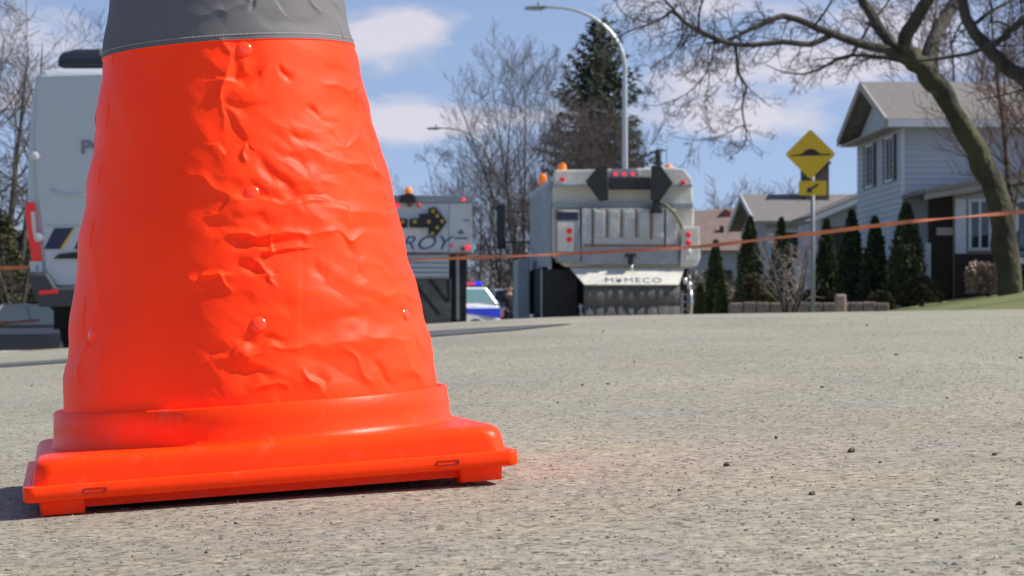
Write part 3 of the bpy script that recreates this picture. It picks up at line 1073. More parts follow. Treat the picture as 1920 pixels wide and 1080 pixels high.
# sloping cream lip with the maker's lettering, then the rubber curtain
b = MB()
t0, t1 = PL([(1068, 502), (1284, 502)]); u0, u1 = PL([(1092, 534), (1268, 534)])
b.add([(t0[0], -.02, t0[1]), (t1[0], -.02, t1[1]), (u1[0], -.42, u1[1]), (u0[0], -.42, u0[1]),
       (t0[0], .06, t0[1]), (t1[0], .06, t1[1]), (u1[0], -.36, u1[1] - .02), (u0[0], -.36, u0[1] - .02)],
      [(0, 3, 2, 1), (4, 5, 6, 7), (0, 1, 5, 4), (3, 7, 6, 2), (0, 4, 7, 3), (1, 2, 6, 5)])
b.build('chute_lip', M_CREAM, sw)
_zt, _zb = (t0[1] + t1[1]) / 2, (u0[1] + u1[1]) / 2
_an = math.atan2(_zt - _zb, .40)
_tt = (_zt - q(0, 530.5)[1]) / (_zt - _zb)
_tx = text_mesh('lettering', 'MYMECO', .20, M_TEXTG, sw, (q(1130, 528)[0], -.02 - .40 * _tt - math.sin(_an) * .004, _zt - (_zt - _zb) * _tt + math.cos(_an) * .004),
                rot=(_an, 0, 0), xscale=1.1, space=1.15)
cur = MB()
xs_ = np.linspace(q(1091, 0)[0], q(1270, 0)[0], 46)
zt, zb = q(0, 536)[1], .12
for i in range(45):
    for (za, zb2) in ((zt, (zt + zb) / 2), ((zt + zb) / 2, zb)):
        o0 = .006 * math.sin(i * 1.3) + .008 * math.sin(i * .31); o1 = .006 * math.sin((i + 1) * 1.3) + .008 * math.sin((i + 1) * .31)
        cur.add([(xs_[i], -.36 + o0, za), (xs_[i + 1], -.36 + o1, za), (xs_[i + 1], -.36 + o1, zb2), (xs_[i], -.36 + o0, zb2)], [(0, 1, 2, 3)])
o = cur.build('rubber_curtain', M_FLAP, sw, smooth=True)
so = o.modifiers.new('s', 'SOLIDIFY'); so.thickness = .012
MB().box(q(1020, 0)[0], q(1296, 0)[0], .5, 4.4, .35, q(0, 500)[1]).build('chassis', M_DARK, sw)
for sx_ in (-1, 1):
    for yy2 in (1.3, 6.4):
        wheel(sw, (sx_ * 1.0, yy2, .48), .48, .3)
# side cabinet, pole and gutter broom gear on the left; chrome gear on the right
b = MB(); a0, a1 = q(985, 487, 3.0), q(1008, 596, 3.0)
b.box(a0[0], a1[0], 2.6, 3.8, .25, a0[1]); b.build('side_cabinet', M_BLUEG, sw, bevel=.02)
b = MB(); c = q(1018, 505, .4); b.tube([(c[0], .4, c[1]), (c[0], .4, .1)], .022, 8); b.build('side_pole', M_BLUEG, sw)
MB().box(q(1024, 0)[0], q(1084, 0)[0], .25, .5, .3, q(0, 505)[1]).build('mud_flap', M_RUBBER, sw)
b = MB(); c = q(1086, 575); b.tube([(c[0], -.3, c[1]), (c[0], -.3, .08)], .02, 6); b.ball((c[0], -.3, c[1]), .04, .04, .05); b.ball((c[0], -.3, .12), .045, .045, .06); b.build('curtain_pin', M_GREYP, sw)
b = MB()
for (x, y, r) in ((1283, 527, .05), (1291, 535, .06), (1292, 520, .03)):
    c = q(x, y); b.ball((c[0], -.12, c[1]), r, .06, r * 1.2)
c = q(1293, 540); b.tube([(c[0], -.1, c[1]), (c[0] + .03, -.1, c[1] - .25), (c[0], -.1, .15)], .03, 8)
b.build('water_fitting', M_CHROME, sw, smooth=True)
b = MB()
for x in (1279, 1297):
    c = q(x, 545); b.box(c[0] - .02, c[0] + .02, -.05, .02, .1, c[1])
for y in (552, 566, 580):
    c0, c1 = q(1279, y), q(1297, y); b.box(c0[0], c1[0], -.04, .0, c0[1] - .012, c0[1] + .012)
b.build('rear_ladder', M_GREYP, sw)
# cab with mirror
b = MB(); b.prism([(4.9, .6), (7.3, .6), (7.4, 1.5), (7.0, 2.5), (4.9, 2.62)], -1.15, 1.15, 'x'); cab = b.build('cab', M_CREAM, sw, bevel=.08)
MB().prism([(7.0, 1.55), (7.41, 1.55), (7.06, 2.35), (6.9, 2.35)], -1.0, 1.0, 'x').build('windscreen', M_GLASS, cab)
c0, c1 = q(967, 382, 6.5), q(984, 468, 6.5)
b = MB(); b.box(c0[0], c1[0], 6.4, 6.55, c1[1], c0[1]); mi = b.build('mirror', M_BLACK, sw, bevel=.03)
for za in (c0[1] - .15, c1[1] + .15):
    MB().tube([(c1[0], 6.5, za), (-1.12, 6.6, za)], .018, 6).build('mirror_arm', M_BLACK, mi)

# ------------------------------------------------------------------ arrow board truck
loc, q = frame(777, 54)
at_ = thing('arrow_truck', 'white box truck with yellow-lamped arrow board between the cone and the police car', 'truck', loc, .02)
MB().prism(PL([(670, 381), (884, 381), (884, 474), (670, 474)]), 0, 6.0).build('box_body', M_WHITE, at_, bevel=.01)
MB().prism(PL([(670, 366), (884, 366), (884, 380.5), (670, 380.5)]), -.02, 6.0).build('roof_band', M_GREYP, at_, bevel=.01)
MB().prism(PL([(841, 383), (842.5, 383), (842.5, 474), (841, 474)]), -.012, -.001).build('door_seam', M_GREYP, at_)
MB().prism(PL([(881, 381), (884.6, 381), (884.6, 474), (881, 474)]), -.02, -.001).build('corner_trim', M_CREAM, at_)
arrow = [(803, 391), (816, 388), (838, 416), (817, 444), (803, 440), (803, 427), (768, 427), (768, 410), (786, 410), (786, 401), (803, 401)]
ab = MB().prism(PL(arrow), -.12, -.06).build('arrow_board', M_BLACK, at_)
MB().prism(PL([(715, 410), (764, 410), (764, 427), (715, 427)]), -.12, -.06).build('arrow_shaft', M_BLACK, at_)
for x, y in ((812, 396), (820, 405), (829, 415), (820, 427), (811, 438), (804, 416), (778, 416)):
    c = q(x, y); MB().cyl((c[0], -.145, c[1]), .045, .03, 'y', 14).build('amber_lamp', M_AMBER, ab)
for x in (755, 735):
    c = q(x, 416); MB().cyl((c[0], -.145, c[1]), .045, .03, 'y', 14).build('amber_lamp', M_AMBER, at_)
c = q(706, 467)
text_mesh('lettering', 'LEROY', .42, M_TEXTB, at_, (c[0], -.012, c[1]), shear=.35, xscale=1.25, extrude=.004)
b = MB(); b.prism(PL([(856, 438), (864, 430), (872, 438), (868, 437), (864, 440), (860, 437)]), -.012, -.002); b.prism(PL([(852, 445), (876, 445), (876, 448), (852, 448)]), -.012, -.002)
b.build('logo', M_TEXTG, at_)
b = MB(); b.prism(PL([(868, 412), (881, 412), (881, 415), (868, 415)]), -.012, -.002); b.build('handle', M_GREYP, at_)
for x, y, r, m_ in ((877, 464, .06, M_REDLIT), (868, 466, .05, M_RUST), (847, 461, .035, M_RED), (868.5, 374, .04, M_REDLIT), (745.5, 385, .05, M_REDLIT), (785, 385, .045, M_RED), (776, 477, .055, M_RUST)):
    c = q(x, y); MB().lathe([(.001, -.03), (r * .8, -.02), (r, 0), (r, .05)], (c[0], -.035, c[1]), 14, 'y').build('marker_light', m_, at_, smooth=True)
b = MB(); b.prism(PL([(748, 379), (752, 366), (768, 362), (779, 366), (781, 379)]), -.18, .1); b.build('beacon_housing', M_BLACK, at_, bevel=.03)
c = q(766, 362); b = MB(); b.lathe([(.085, -.06), (.09, 0), (.085, .07), (.05, .13), (.001, .14)], (c[0], -.05, c[1]), 18); b.build('beacon', M_ORANGE, at_, smooth=True)
b = MB(); b.prism(PL([(764, 379), (772, 379), (772, 387), (764, 387)]), -.15, -.02); b.build('bracket', M_RUST, at_)
b = MB(); b.prism(PL([(670, 478), (842, 478), (842, 522), (670, 522)]), -.1, .1); tg = b.build('tailgate', M_BLUEG, at_)
for y in (487, 496, 505, 514):
    MB().prism(PL([(680, y), (841, y), (841, y + 3), (680, y + 3)]), -.125, -.099).build('tailgate_rib', M_WHITE, tg)
b = MB(); b.prism(PL([(670, 474.5), (886, 474.5), (886, 478.5), (670, 478.5)]), -.06, .1); b.build('bumper_rail', M_RUST, at_)
b = MB(); b.prism(PL([(842, 479), (876, 479), (874, 600), (845, 600)]), .1, .25); b.build('mud_flap', M_RUBBER, at_)
b = MB(); b.prism(PL([(855, 479), (861, 479), (862, 600), (856, 600)]), -.02, .05); b.build('post', M_GREYP, at_)
b = MB(); b.prism(PL([(670, 522), (846, 522), (846, 612), (670, 612)]), -.05, .0); fl = b.build('rear_flap', M_FLAP, at_)
for k in range(5):
    x = 700 + k * 34
    MB().prism(PL([(x, 524), (x + 7, 524), (x + 60, 590), (x + 50, 590)]) if k < 3 else PL([(x, 524), (x + 7, 524), (min(x + 40, 844), 565), (min(x + 33, 840), 568)]), -.062, -.051).build('diagonal_strap', M_RUBBER, fl)
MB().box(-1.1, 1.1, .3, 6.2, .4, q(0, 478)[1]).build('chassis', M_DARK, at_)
for sx_ in (-1, 1):
    for y2 in (1.4, 6.6):
        wheel(at_, (sx_ * 1.0, y2, .48), .48, .3)
MB().prism([(6.1, .6), (8.0, .6), (8.1, 1.4), (7.7, 2.3), (6.1, 2.4)], -1.1, 1.1, 'x').build('cab', M_WHITE, at_, bevel=.06)

# ------------------------------------------------------------------ police van
loc, q = frame(262, 22)
van = thing('police_van', 'white police van with navy slanted stripes and red tail lamp, parked behind the cone', 'van', loc, -.045)
zt = q(0, 125)[1]


def vsec(d):
    """rear view outline of the body, d shrinks it"""
    L = [(79, 560), (60, 500), (50, 440), (46, 380), (46, 300), (52, 215), (60, 150), (66, 136), (76, 129), (100, 126)]
    pts = [q(x, y) for x, y in L]
    pts = [(x + d, z - (d if z > 2.3 else 0)) for x, z in pts]
    return pts + [(-x, z) for x, z in reversed(pts)]


b = MB()
secs = [(0.0, .05), (.05, .0), (.5, 0), (5.0, 0), (5.3, .03)]
n = len(vsec(0))
for yv, d in secs:
    b.v += [(x, yv, z) for x, z in vsec(d)]
for k in range(len(secs) - 1):
    for i in range(n):
        b.f.append((k * n + i, k * n + (i + 1) % n, (k + 1) * n + (i + 1) % n, (k + 1) * n + i))
b.f.append(tuple(range(n))[::-1]); b.f.append(tuple((len(secs) - 1) * n + i for i in range(n)))
b.build('body', M_VANW, van, smooth=False, bevel=.02)
b = MB(); b.prism([(5.25, .5), (6.6, .55), (6.7, 1.0), (6.2, 1.25), (5.25, 2.35)], -.95, .95, 'x'); b.build('bonnet', M_VANW, van, bevel=.06)
MB().prism([(5.3, 1.35), (6.22, 1.3), (5.4, 2.2), (5.3, 2.2)], -.85, .85, 'x').build('windscreen', M_GLASS, van)
# rear doors: raised panels with a shadow gap
for sgn in (1, -1):
    pts = [(x * sgn, z) for x, z in PL([(69, 150), (76, 140), (258, 136), (258, 534), (108, 536), (92, 528), (85, 500), (78, 430), (66, 330), (64, 250)])]
    dr = MB().prism(pts if sgn == 1 else pts, -.035, -.001).build('rear_door', M_VANW, van, bevel=.012)
    if sgn == 1:
        ld = dr
for x, y in ((64, 293), (72, 445)):
    hn = MB(); c = q(x, y); hn.lathe([(.001, -.05), (.035, -.045), (.045, -.02), (.045, .01)], (c[0], -.02, c[1]), 14, 'y')
    hn.box(c[0] - .01, c[0] + .06, -.05, -.02, c[1] - .018, c[1] + .018)
    hn.build('hinge', M_WHITE, van, smooth=False)
tl = MB().prism(PL([(47, 380), (64, 379), (66, 420), (72, 452), (77, 488), (60, 490), (52, 445), (47, 400)]), -.045, .1).build('tail_lamp', M_RED, van, bevel=.01)
MB().prism(PL([(58, 398), (65, 396), (69, 440), (72, 450), (65, 450), (60, 425)]), -.052, -.044).build('clear_lens', M_CLEAR, tl)
b = MB().prism(PL([(55, 490), (79, 490), (79, 511), (57, 510)]), -.04, .1).build('corner_badge_plate', M_VANW, van)
c = q(66, 507); text_mesh('number', '1', .075, M_TEXTG, b, (c[0], -.046, c[1]))
M_OUT = M_TEXTG
c = q(151, 287)
text_mesh('lettering', 'POLICE', .165, M_TEXTG, van, (c[0], -.042, c[1]), xscale=1.25, outline=.0035)
# navy parallelograms with yellow edges
for k in range(4):
    x = k * 57
    MB().prism(PL([(82 + x, 467), (102 + x, 428), (138 + x, 427), (112 + x, 467)]), -.042, -.036).build('stripe', M_NAVY, van)
    MB().prism(PL([(113 + x, 467), (139 + x, 427), (142 + x, 427), (118 + x, 467)]), -.042, -.036).build('stripe_edge', M_YELLOW, van)
for x0 in (79,):
    b = MB().prism(PL([(84, 421), (150, 421), (150, 424), (84, 424)]), -.040, -.036).build('small_wording_bar', mat('pale_grey_decal', (.42, .44, .46), .5), van)
b = MB(); b.prism(PL([(101, 485), (112, 476), (150, 472), (258, 472), (258, 480), (150, 485)]), -.06, -.036); b.build('door_handle_recess', M_BLACK, van, bevel=.006)
b = MB()
cv = [(95, 355), (108, 362), (125, 366), (150, 366), (175, 363)]
b.tube([(q(x, y)[0], -.042, q(x, y)[1]) for x, y in cv], .010, 6)
b.build('curved_trim', M_VANW, van, smooth=True)
b = MB(); b.prism(PL([(57, 512), (92, 514), (108, 540), (262, 540), (262, 575), (76, 575), (62, 540)]), -.12, .1)
b.prism([(-x, z) for x, z in PL([(57, 512), (92, 514), (108, 540), (262, 540), (262, 575), (76, 575), (62, 540)])], -.12, .1)
b.build('bumper', mat('grey_bumper', (.05, .055, .058), .6), van, bevel=.02)
for sgn in (1, -1):
    MB().prism([(x * sgn, z) for x, z in PL([(78, 545), (113, 543), (113, 550), (78, 553)])], -.135, -.119).build('reflector', M_RED, van)
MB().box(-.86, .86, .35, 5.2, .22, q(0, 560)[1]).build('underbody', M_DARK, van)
for sgn in (-1, 1):
    for y2 in (1.1, 5.4):
        wheel(van, (sgn * .80, y2, .34), .34, .24)
MB().box(-.84, -.52, .55, .6, .18, .5).build('mud_flap', M_RUBBER, van)
MB().box(.52, .84, .55, .6, .18, .5).build('mud_flap', M_RUBBER, van)
# roof unit
b = MB(); b.prism(PL([(98, 124), (100, 104), (110, 96), (132, 90), (392, 88), (410, 100), (420, 124)], .6), .6, 1.7)
ru = b.build('roof_unit', mat('dark_roof_unit', (.035, .045, .055), .45), van, bevel=.03)
MB().prism(PL([(180, 92), (235, 92), (235, 102), (180, 102)], .6), .585, .599).build('label_plate', mat('tan_plate', (.35, .28, .16), .6), ru)
b = MB(); b.prism(PL([(104, 112), (400, 110), (400, 119), (104, 120)], .6), .58, .599); b.build('grille', M_BLACK, ru)

# ------------------------------------------------------------------ cars


def car(name, label, cat, loc, rz, paint, glass=None, hatch=False, length=4.7, width=1.84, height=1.48, stripe=None, lightbar=False, suv=False, group=None):
    t = thing(name, label, cat, loc, rz, group)
    glass = glass or M_GLASS
    Lh, hw = length / 2, width / 2
    # local +y is the front
    low = [(-Lh, .45, .80, .80), (-Lh + .12, .28, .92, .92), (-Lh + .9, .25, .97, 1.0), (-.6, .22, .95, 1.0), (.9, .22, .95, 1.0), (1.5, .25, .90, .98), (Lh - .2, .28, .76, .92), (Lh, .40, .66, .78)]
    dz = .20 if suv else 0
    low = [(y, z0, z1 + dz, w) for y, z0, z1, w in low]
    b = MB()
    m = 10
    for y, z0, z1, w in low:
        ww = hw * w
        b.v += [(-ww * .9, y, z0), (-ww, y, z0 + .12), (-ww, y, z1 - .18), (-ww * .95, y, z1 - .04), (-ww * .82, y, z1), (ww * .82, y, z1), (ww * .95, y, z1 - .04), (ww, y, z1 - .18), (ww, y, z0 + .12), (ww * .9, y, z0)]
    for k in range(len(low) - 1):
        for i in range(m):
            b.f.append((k * m + i, k * m + (i + 1) % m, (k + 1) * m + (i + 1) % m, (k + 1) * m + i))
    b.f.append(tuple(range(m))[::-1]); b.f.append(tuple((len(low) - 1) * m + i for i in range(m)))
    body = b.build('body', paint, t, smooth=False, bevel=.03)
    zb = .94 + dz
    r0, r1 = (-Lh + .35, -Lh + .75) if suv else (-Lh + .55, -Lh + 1.35)
    if hatch:
        r0, r1 = -Lh + .10, -Lh + .50
    f0, f1 = 1.35, .55
    wb, wt = hw * .90, hw * .70
    z1 = height
    g = MB()
    g.add([(-wb, r0, zb), (wb, r0, zb), (wb, f0, zb), (-wb, f0, zb), (-wt, r1, z1), (wt, r1, z1), (wt, f1, z1), (-wt, f1, z1)],
          [(0, 1, 2, 3), (4, 7, 6, 5), (0, 4, 5, 1), (1, 5, 6, 2), (2, 6, 7, 3), (3, 7, 4, 0)])
    g.build('cabin', paint, t, bevel=.04)

    def lerp(a, b_, k):
        return tuple(a[i] + (b_[i] - a[i]) * k for i in range(3))

    def pane(name_, quad, m_=M_GLASS, off=.012):
        a, b_, c, d = [Vector(v) for v in quad]
        nrm = (b_ - a).cross(d - a).normalized()
        vs = [v + nrm * off for v in (a, b_, c, d)] + [v - nrm * .02 for v in (a, b_, c, d)]
        MB().add(vs, [(0, 1, 2, 3), (4, 7, 6, 5), (0, 4, 5, 1), (1, 5, 6, 2), (2, 6, 7, 3), (3, 7, 4, 0)]).build(name_, m_, t)
    e = .10
    wa = lambda z: wb + (wt - wb) * (z - zb) / (z1 - zb)
    ra = lambda z: r0 + (r1 - r0) * (z - zb) / (z1 - zb)
    fa = lambda z: f0 + (f1 - f0) * (z - zb) / (z1 - zb)
    za, zc = zb + .06, z1 - .07
    pane('windscreen', [(wa(za) - e, fa(za), za), (-wa(za) + e, fa(za), za), (-wa(zc) + e, fa(zc), zc), (wa(zc) - e, fa(zc), zc)])
    pane('rear_window', [(-wa(za) + e, ra(za), za), (wa(za) - e, ra(za), za), (wa(zc) - e, ra(zc), zc), (-wa(zc) + e, ra(zc), zc)])
    ym = -.9 if hatch else -.25
    for s in (1, -1):
        for ya0, yb0, ya1, yb1 in ((ra(za) + .12, ym - .05, ra(zc) + .10, ym - .05), (ym + .05, fa(za) - .14, ym + .05, fa(zc) - .10)):
            qd = [(s * wa(za), ya0, za), (s * wa(za), yb0, za), (s * wa(zc), yb1, zc), (s * wa(zc), ya1, zc)]
            pane('side_window', qd if s == 1 else qd[::-1], glass)
        b = MB(); b.box(s * (hw + .02) - .09, s * (hw + .02) + .09, f0 - .45, f0 - .3, .93, 1.08); b.build('wing_mirror', paint, t, bevel=.03)
        b = MB(); b.prism([(s * hw * .60, .56), (s * hw * .90, .60), (s * hw * .88, .74), (s * hw * .62, .70)], Lh - .14, Lh - .02 + .03); b.build('headlight', M_CLEAR, t)
        b = MB(); b.prism([(s * hw * .60, .62), (s * hw * .84, .62), (s * hw * .84, .80), (s * hw * .62, .78)], -Lh - .02, -Lh + .15); b.build('tail_lamp', M_RED, t)
        if stripe:
            b = MB(); sx0 = s * hw
            b.prism([(Lh - .5, .98), (Lh - .5, .84), (-1.0, .84), (-Lh + .06, .64), (-Lh + .06, 1.0)], min(sx0, sx0 + s * .012), max(sx0, sx0 + s * .012), 'x')
            b.build('stripe', stripe, t)
        for yw in (-Lh + .95, Lh - .9):
            wheel(t, (s * (hw - .10), yw, .33), .33, .22)
    MB().box(-.26, .26, Lh - .02, Lh + .02, .42, .54).build('number_plate', M_WHITE, t)
    MB().box(-.5, .5, Lh - .1, Lh + .012, .56, .68).build('grille', M_BLACK, t)
    if lightbar:
        zt_ = height
        bb = MB().box(-.58, .58, -1.72, -1.42, zt_ + .02, zt_ + .07).build('light_bar', M_BLACK, t)
        MB().box(-.57, .57, -1.71, -1.50, zt_ + .07, zt_ + .19).build('blue_lamp', M_BLUEL, bb, bevel=.02)
        MB().box(-.57, .57, -1.48, -1.43, zt_ + .07, zt_ + .19).build('red_lamp', mat('lit_crimson_lens', (.6, .02, .2), .3, emit=(.8, .01, .05), estr=.5), bb, bevel=.02)
    return t


M_CARW = mat('car_white', (.68, .70, .72), .25, coat=.6)
M_CARD = mat('car_dark_blue', (.010, .013, .022), .3, coat=.25)
X, Y = (921 - 960) / F * 84, 84
pc = car('police_car', 'white police car with blue side stripe and blue roof lamp, beside the arrow truck', 'police car', (X - 2.14, Y + 1.0, gzf(X, Y) + .02), math.radians(106),
         M_CARW, stripe=M_BLUESTR, lightbar=True, suv=True, height=1.72, glass=M_GLASSG, hatch=True)
X, Y = (957 - 960) / F * 91, 91
car('white_car', 'white car facing the camera just beyond the police car, partly behind the standing person', 'car', (X, Y, gzf(X, Y) + .02), math.radians(184), M_CARW, suv=True, height=1.70)
X, Y = (-5 - 960) / F * 58, 58
car('parked_car', 'dark blue car standing low behind the left rear corner of the police van', 'car', (X, Y, gzf(X, Y) - .22), math.radians(150), M_CARD)
X, Y = 13.35, 62.0
car('parked_car', 'dark blue car parked past the hedge by the white house window', 'car', (X + .1, Y, gzf(X, Y)), math.radians(170), M_CARD)

# ------------------------------------------------------------------ person standing by the police car
X, Y = (955 - 960) / F * 83, 83.0
person_root = thing('person', 'person in dark jacket and shorts standing beside the police car', 'person', (X, Y, gzf(X, Y)), math.radians(20))
M_SKIN = mat('skin', (.42, .22, .15), .5)
M_JACK = mat('dark_jacket', (.018, .016, .022), .85, var=.2, vscale=10)
M_SHORT = mat('dark_shorts', (.02, .02, .028), .85)
M_SHOE = mat('dark_shoes', (.02, .02, .02), .6)


def skin_body(name, verts, edges, radii, m, parent, levels=2):
    me = bpy.data.meshes.new(name)
    me.from_pydata(verts, edges, [])
    o = bpy.data.objects.new(name, me)
    col.objects.link(o)
    sk = o.modifiers.new('skin', 'SKIN')
    sk.use_smooth_shade = True
    lay = me.skin_vertices[0].data if me.skin_vertices else None
    if lay is None:
        bpy.context.view_layer.objects.active = o
        bm_ = __import__('bmesh').new(); bm_.from_mesh(me); bm_.verts.layers.skin.verify(); bm_.to_mesh(me); bm_.free()
        lay = me.skin_vertices[0].data
    for i, r in enumerate(radii):
        lay[i].radius = (r, r) if isinstance(r, float) else r
    lay[0].use_root = True
    su_ = o.modifiers.new('sub', 'SUBSURF'); su_.levels = levels; su_.render_levels = levels
    dg = bpy.context.evaluated_depsgraph_get()
    me2 = bpy.data.meshes.new_from_object(o.evaluated_get(dg))
    bpy.data.objects.remove(o)
    me2.materials.clear(); me2.materials.append(m)
    o2 = bpy.data.objects.new(name, me2)
    col.objects.link(o2)
    o2.parent = parent
    return o2


bv = [(0, 0, .95), (0, 0, 1.15), (0, .01, 1.38), (0, 0, 1.50), (0, -.01, 1.56), (0, -.02, 1.66), (0, -.01, 1.74),
      (-.10, 0, .90), (-.11, -.03, .50), (-.12, .02, .10), (-.12, -.12, .04),
      (.10, 0, .90), (.12, -.02, .50), (.14, .03, .10), (.15, -.11, .04),
      (-.19, 0, 1.42), (-.25, .02, 1.14), (-.24, -.06, .90), (-.235, -.08, .80),
      (.19, 0, 1.42), (.27, .0, 1.15), (.20, -.20, 1.08), (.15, -.27, 1.08)]
be = [(0, 1), (1, 2), (2, 3), (3, 4), (4, 5), (5, 6), (0, 7), (7, 8), (8, 9), (9, 10), (0, 11), (11, 12), (12, 13), (13, 14), (2, 15), (15, 16), (16, 17), (17, 18), (2, 19), (19, 20), (20, 21), (21, 22)]
br = [(.15, .11), (.13, .10), (.15, .11), .055, .055, (.078, .092), (.06, .07), .085, .055, .038, .035, .085, .055, .038, .035, .055, .042, .032, .03, .055, .042, .032, .03]
skin_body('body', bv, be, br, M_SKIN, person_root)
# fingers and thumb
hb = MB()
for (hx, hy, hz, dd) in ((-.235, -.085, .79, (0, -.15, -1)), (.14, -.285, 1.08, (-.5, -.85, 0))):
    d = Vector(dd).normalized()
    side = d.cross(Vector((1, 0, 0) if abs(d.z) > .5 else (0, 0, 1))).normalized()
    for k, ln in enumerate((.065, .078, .085, .072)):
        p0 = Vector((hx, hy, hz)) + side * (k - 1.5) * .019
        hb.tube([p0, p0 + d * ln * .5, p0 + d * ln + side.cross(d) * .015], [.0095, .009, .0075], 6)
    p0 = Vector((hx, hy, hz)) + side * -.035 - d * .03
    hb.tube([p0, p0 - side * .02 + d * .03, p0 - side * .02 + d * .055], [.011, .010, .008], 6)
hb.build('fingers', M_SKIN, person_root, smooth=True)
skin_body('jacket', [(0, 0, .86), (0, 0, 1.15), (0, .01, 1.38), (0, 0, 1.47), (-.20, 0, 1.42), (-.26, .02, 1.14), (-.25, -.05, .93), (.20, 0, 1.42), (.28, 0, 1.15), (.22, -.17, 1.085)],
          [(0, 1), (1, 2), (2, 3), (2, 4), (4, 5), (5, 6), (2, 7), (7, 8), (8, 9)], [(.19, .14), (.17, .13), (.175, .135), .075, .075, .062, .05, .075, .062, .05], M_JACK, person_root)
skin_body('shorts', [(0, 0, .93), (-.10, 0, .84), (-.11, -.03, .52), (.10, 0, .84), (.12, -.02, .52)], [(0, 1), (1, 2), (0, 3), (3, 4)], [(.17, .13), .11, .085, .11, .085], M_SHORT, person_root)
for s in (-.12, .145):
    MB().ball((s, -.07, .045), .05, .14, .05).build('shoe', M_SHOE, person_root, smooth=True)
MB().ball((0, .005, 1.715), .088, .10, .085).build('hair', M_JACK, person_root, smooth=True)
fb = MB(); fb.ball((0, -.115, 1.645), .012, .018, .018)
fb.build('nose', M_SKIN, person_root, smooth=True)
for s in (-1, 1):
    MB().ball((s * .030, -.098, 1.665), .011, .008, .007).build('eye', M_DARK, person_root)
MB().ball((0, -.098, 1.605), .024, .008, .006).build('mouth', mat('lips', (.30, .10, .09), .5), person_root)
# ------------------------------------------------------------------ houses
M_SID = mat('white_siding', (.44, .48, .52), .7, var=.05, vscale=1.5)
M_ROOF = mat('grey_shingles', (.185, .170, .155), .9, var=.18, vscale=6, bump=.5, bscale=12, stretch=(1, 1, 3))
M_ROOFB = mat('brown_shingles', (.20, .145, .12), .9, var=.18, vscale=5, bump=.5, bscale=12)
M_SOFF = mat('tan_trim', (.38, .35, .31), .7, var=.06, vscale=3)
M_TRIM = mat('white_trim', (.62, .64, .66), .5)
M_BRICK = mat('dark_brown_brick', (.045, .032, .026), .9, var=.4, vscale=14, bump=.4, bscale=20, stretch=(1, 1, 3))
M_BRICKC = mat('brown_brick', (.10, .075, .065), .9, var=.3, vscale=10, bump=.4, bscale=20, stretch=(1, 1, 3))
M_REDB = mat('red_brick', (.24, .08, .06), .9, var=.3, vscale=12)
M_SHUT = mat('dark_shutter', (.035, .033, .030), .6)
M_BEIGE = mat('beige_panel', (.45, .42, .36), .7)


def siding(b, p0, p1, z0, z1, n, lap=.032, step=.16):
    """horizontal lap boards from p0 to p1 (xy), outward normal n"""
    z = z0
    while z < z1 - 1e-3:
        zz_ = min(z + step, z1)
        vs = []
        for (p, zc, o) in ((p0, z, lap), (p1, z, lap), (p1, zz_, 0.002), (p0, zz_, 0.002), (p0, z, -.05), (p1, z, -.05), (p1, zz_, -.05), (p0, zz_, -.05)):
            vs.append((p[0] + n[0] * o, p[1] + n[1] * o, zc))
        b.add(vs, [(0, 1, 2, 3), (4, 7, 6, 5), (0, 4, 5, 1), (2, 6, 7, 3), (0, 3, 7, 4), (1, 5, 6, 2)])
        z = zz_


def window_unit(parent, c, w, h, n, shutters=True, name='window'):
    """window on a wall: c centre bottom, n outward (unit x or y)"""
    t = (-n[1], n[0])

    def bx_(b, a0, a1, o0, o1, z0, z1):
        vs = []
        for a in (a0, a1):
            for o in (o0, o1):
                for z in (z0, z1):
                    vs.append((c[0] + t[0] * a + n[0] * o, c[1] + t[1] * a + n[1] * o, c[2] + z))
        b.add(vs, [(0, 1, 3, 2), (4, 6, 7, 5), (0, 4, 5, 1), (2, 3, 7, 6), (0, 2, 6, 4), (1, 5, 7, 3)])
    g = MB(); bx_(g, -w / 2, w / 2, .01, .03, 0, h)
    wo_ = g.build(name, M_GLASS, parent)
    f = MB()
    bx_(f, -w / 2 - .07, -w / 2, .01, .07, -.07, h + .07); bx_(f, w / 2, w / 2 + .07, .01, .07, -.07, h + .07)
    bx_(f, -w / 2, w / 2, .01, .07, h, h + .07); bx_(f, -w / 2, w / 2, .01, .09, -.07, 0); bx_(f, -.02, .02, .03, .05, 0, h)
    f.build('frame', M_TRIM, wo_)
    if shutters:
        for s in (-1, 1):
            a = MB(); bx_(a, s * (w / 2 + .10), s * (w / 2 + .42), .02, .06, -.06, h + .06)
            a.build('shutter', M_SHUT, wo_)
    return wo_


# white two-storey house on the right
HX, HY = (1693 - 960) / F * 67, 67.0
HG = .52
ha = thing('white_house', 'white sided two-storey house with grey gable roof and dark shutters beside the big tree', 'house', (HX, HY, HG), .03)
EA, RA = (600 - 233) / F * 67 - HG, (600 - 163) / F * 70.6 - HG
DL = 7.2
b = MB()
siding(b, (0, 0), (0, DL), -.5, EA, (-1, 0)); siding(b, (0, 0), (14, 0), -.5, EA, (0, -1))
b.box(.06, 13.9, .06, DL - .02, -.5, EA - .02)
b.prism([(0.0, EA), (DL, EA), (DL / 2, RA - .1)], .0, .12, 'x')
b.build('wall', M_SID, ha)
b = MB()
for s in (0, 1):
    y0, y1 = (-.45, DL / 2) if s == 0 else (DL + .45, DL / 2)
    z0 = EA - .02
    pts = [(y0, z0), (y1, RA), (y1, RA + .16), (y0, z0 + .14)]
    b.prism(pts, -.50, 14.4, 'x')
b.build('roof', M_ROOF, ha)
b = MB(); b.box(-.49, 14.3, -.50, -.44, EA - .10, EA + .10)
b.build('gutter', M_TRIM, ha)
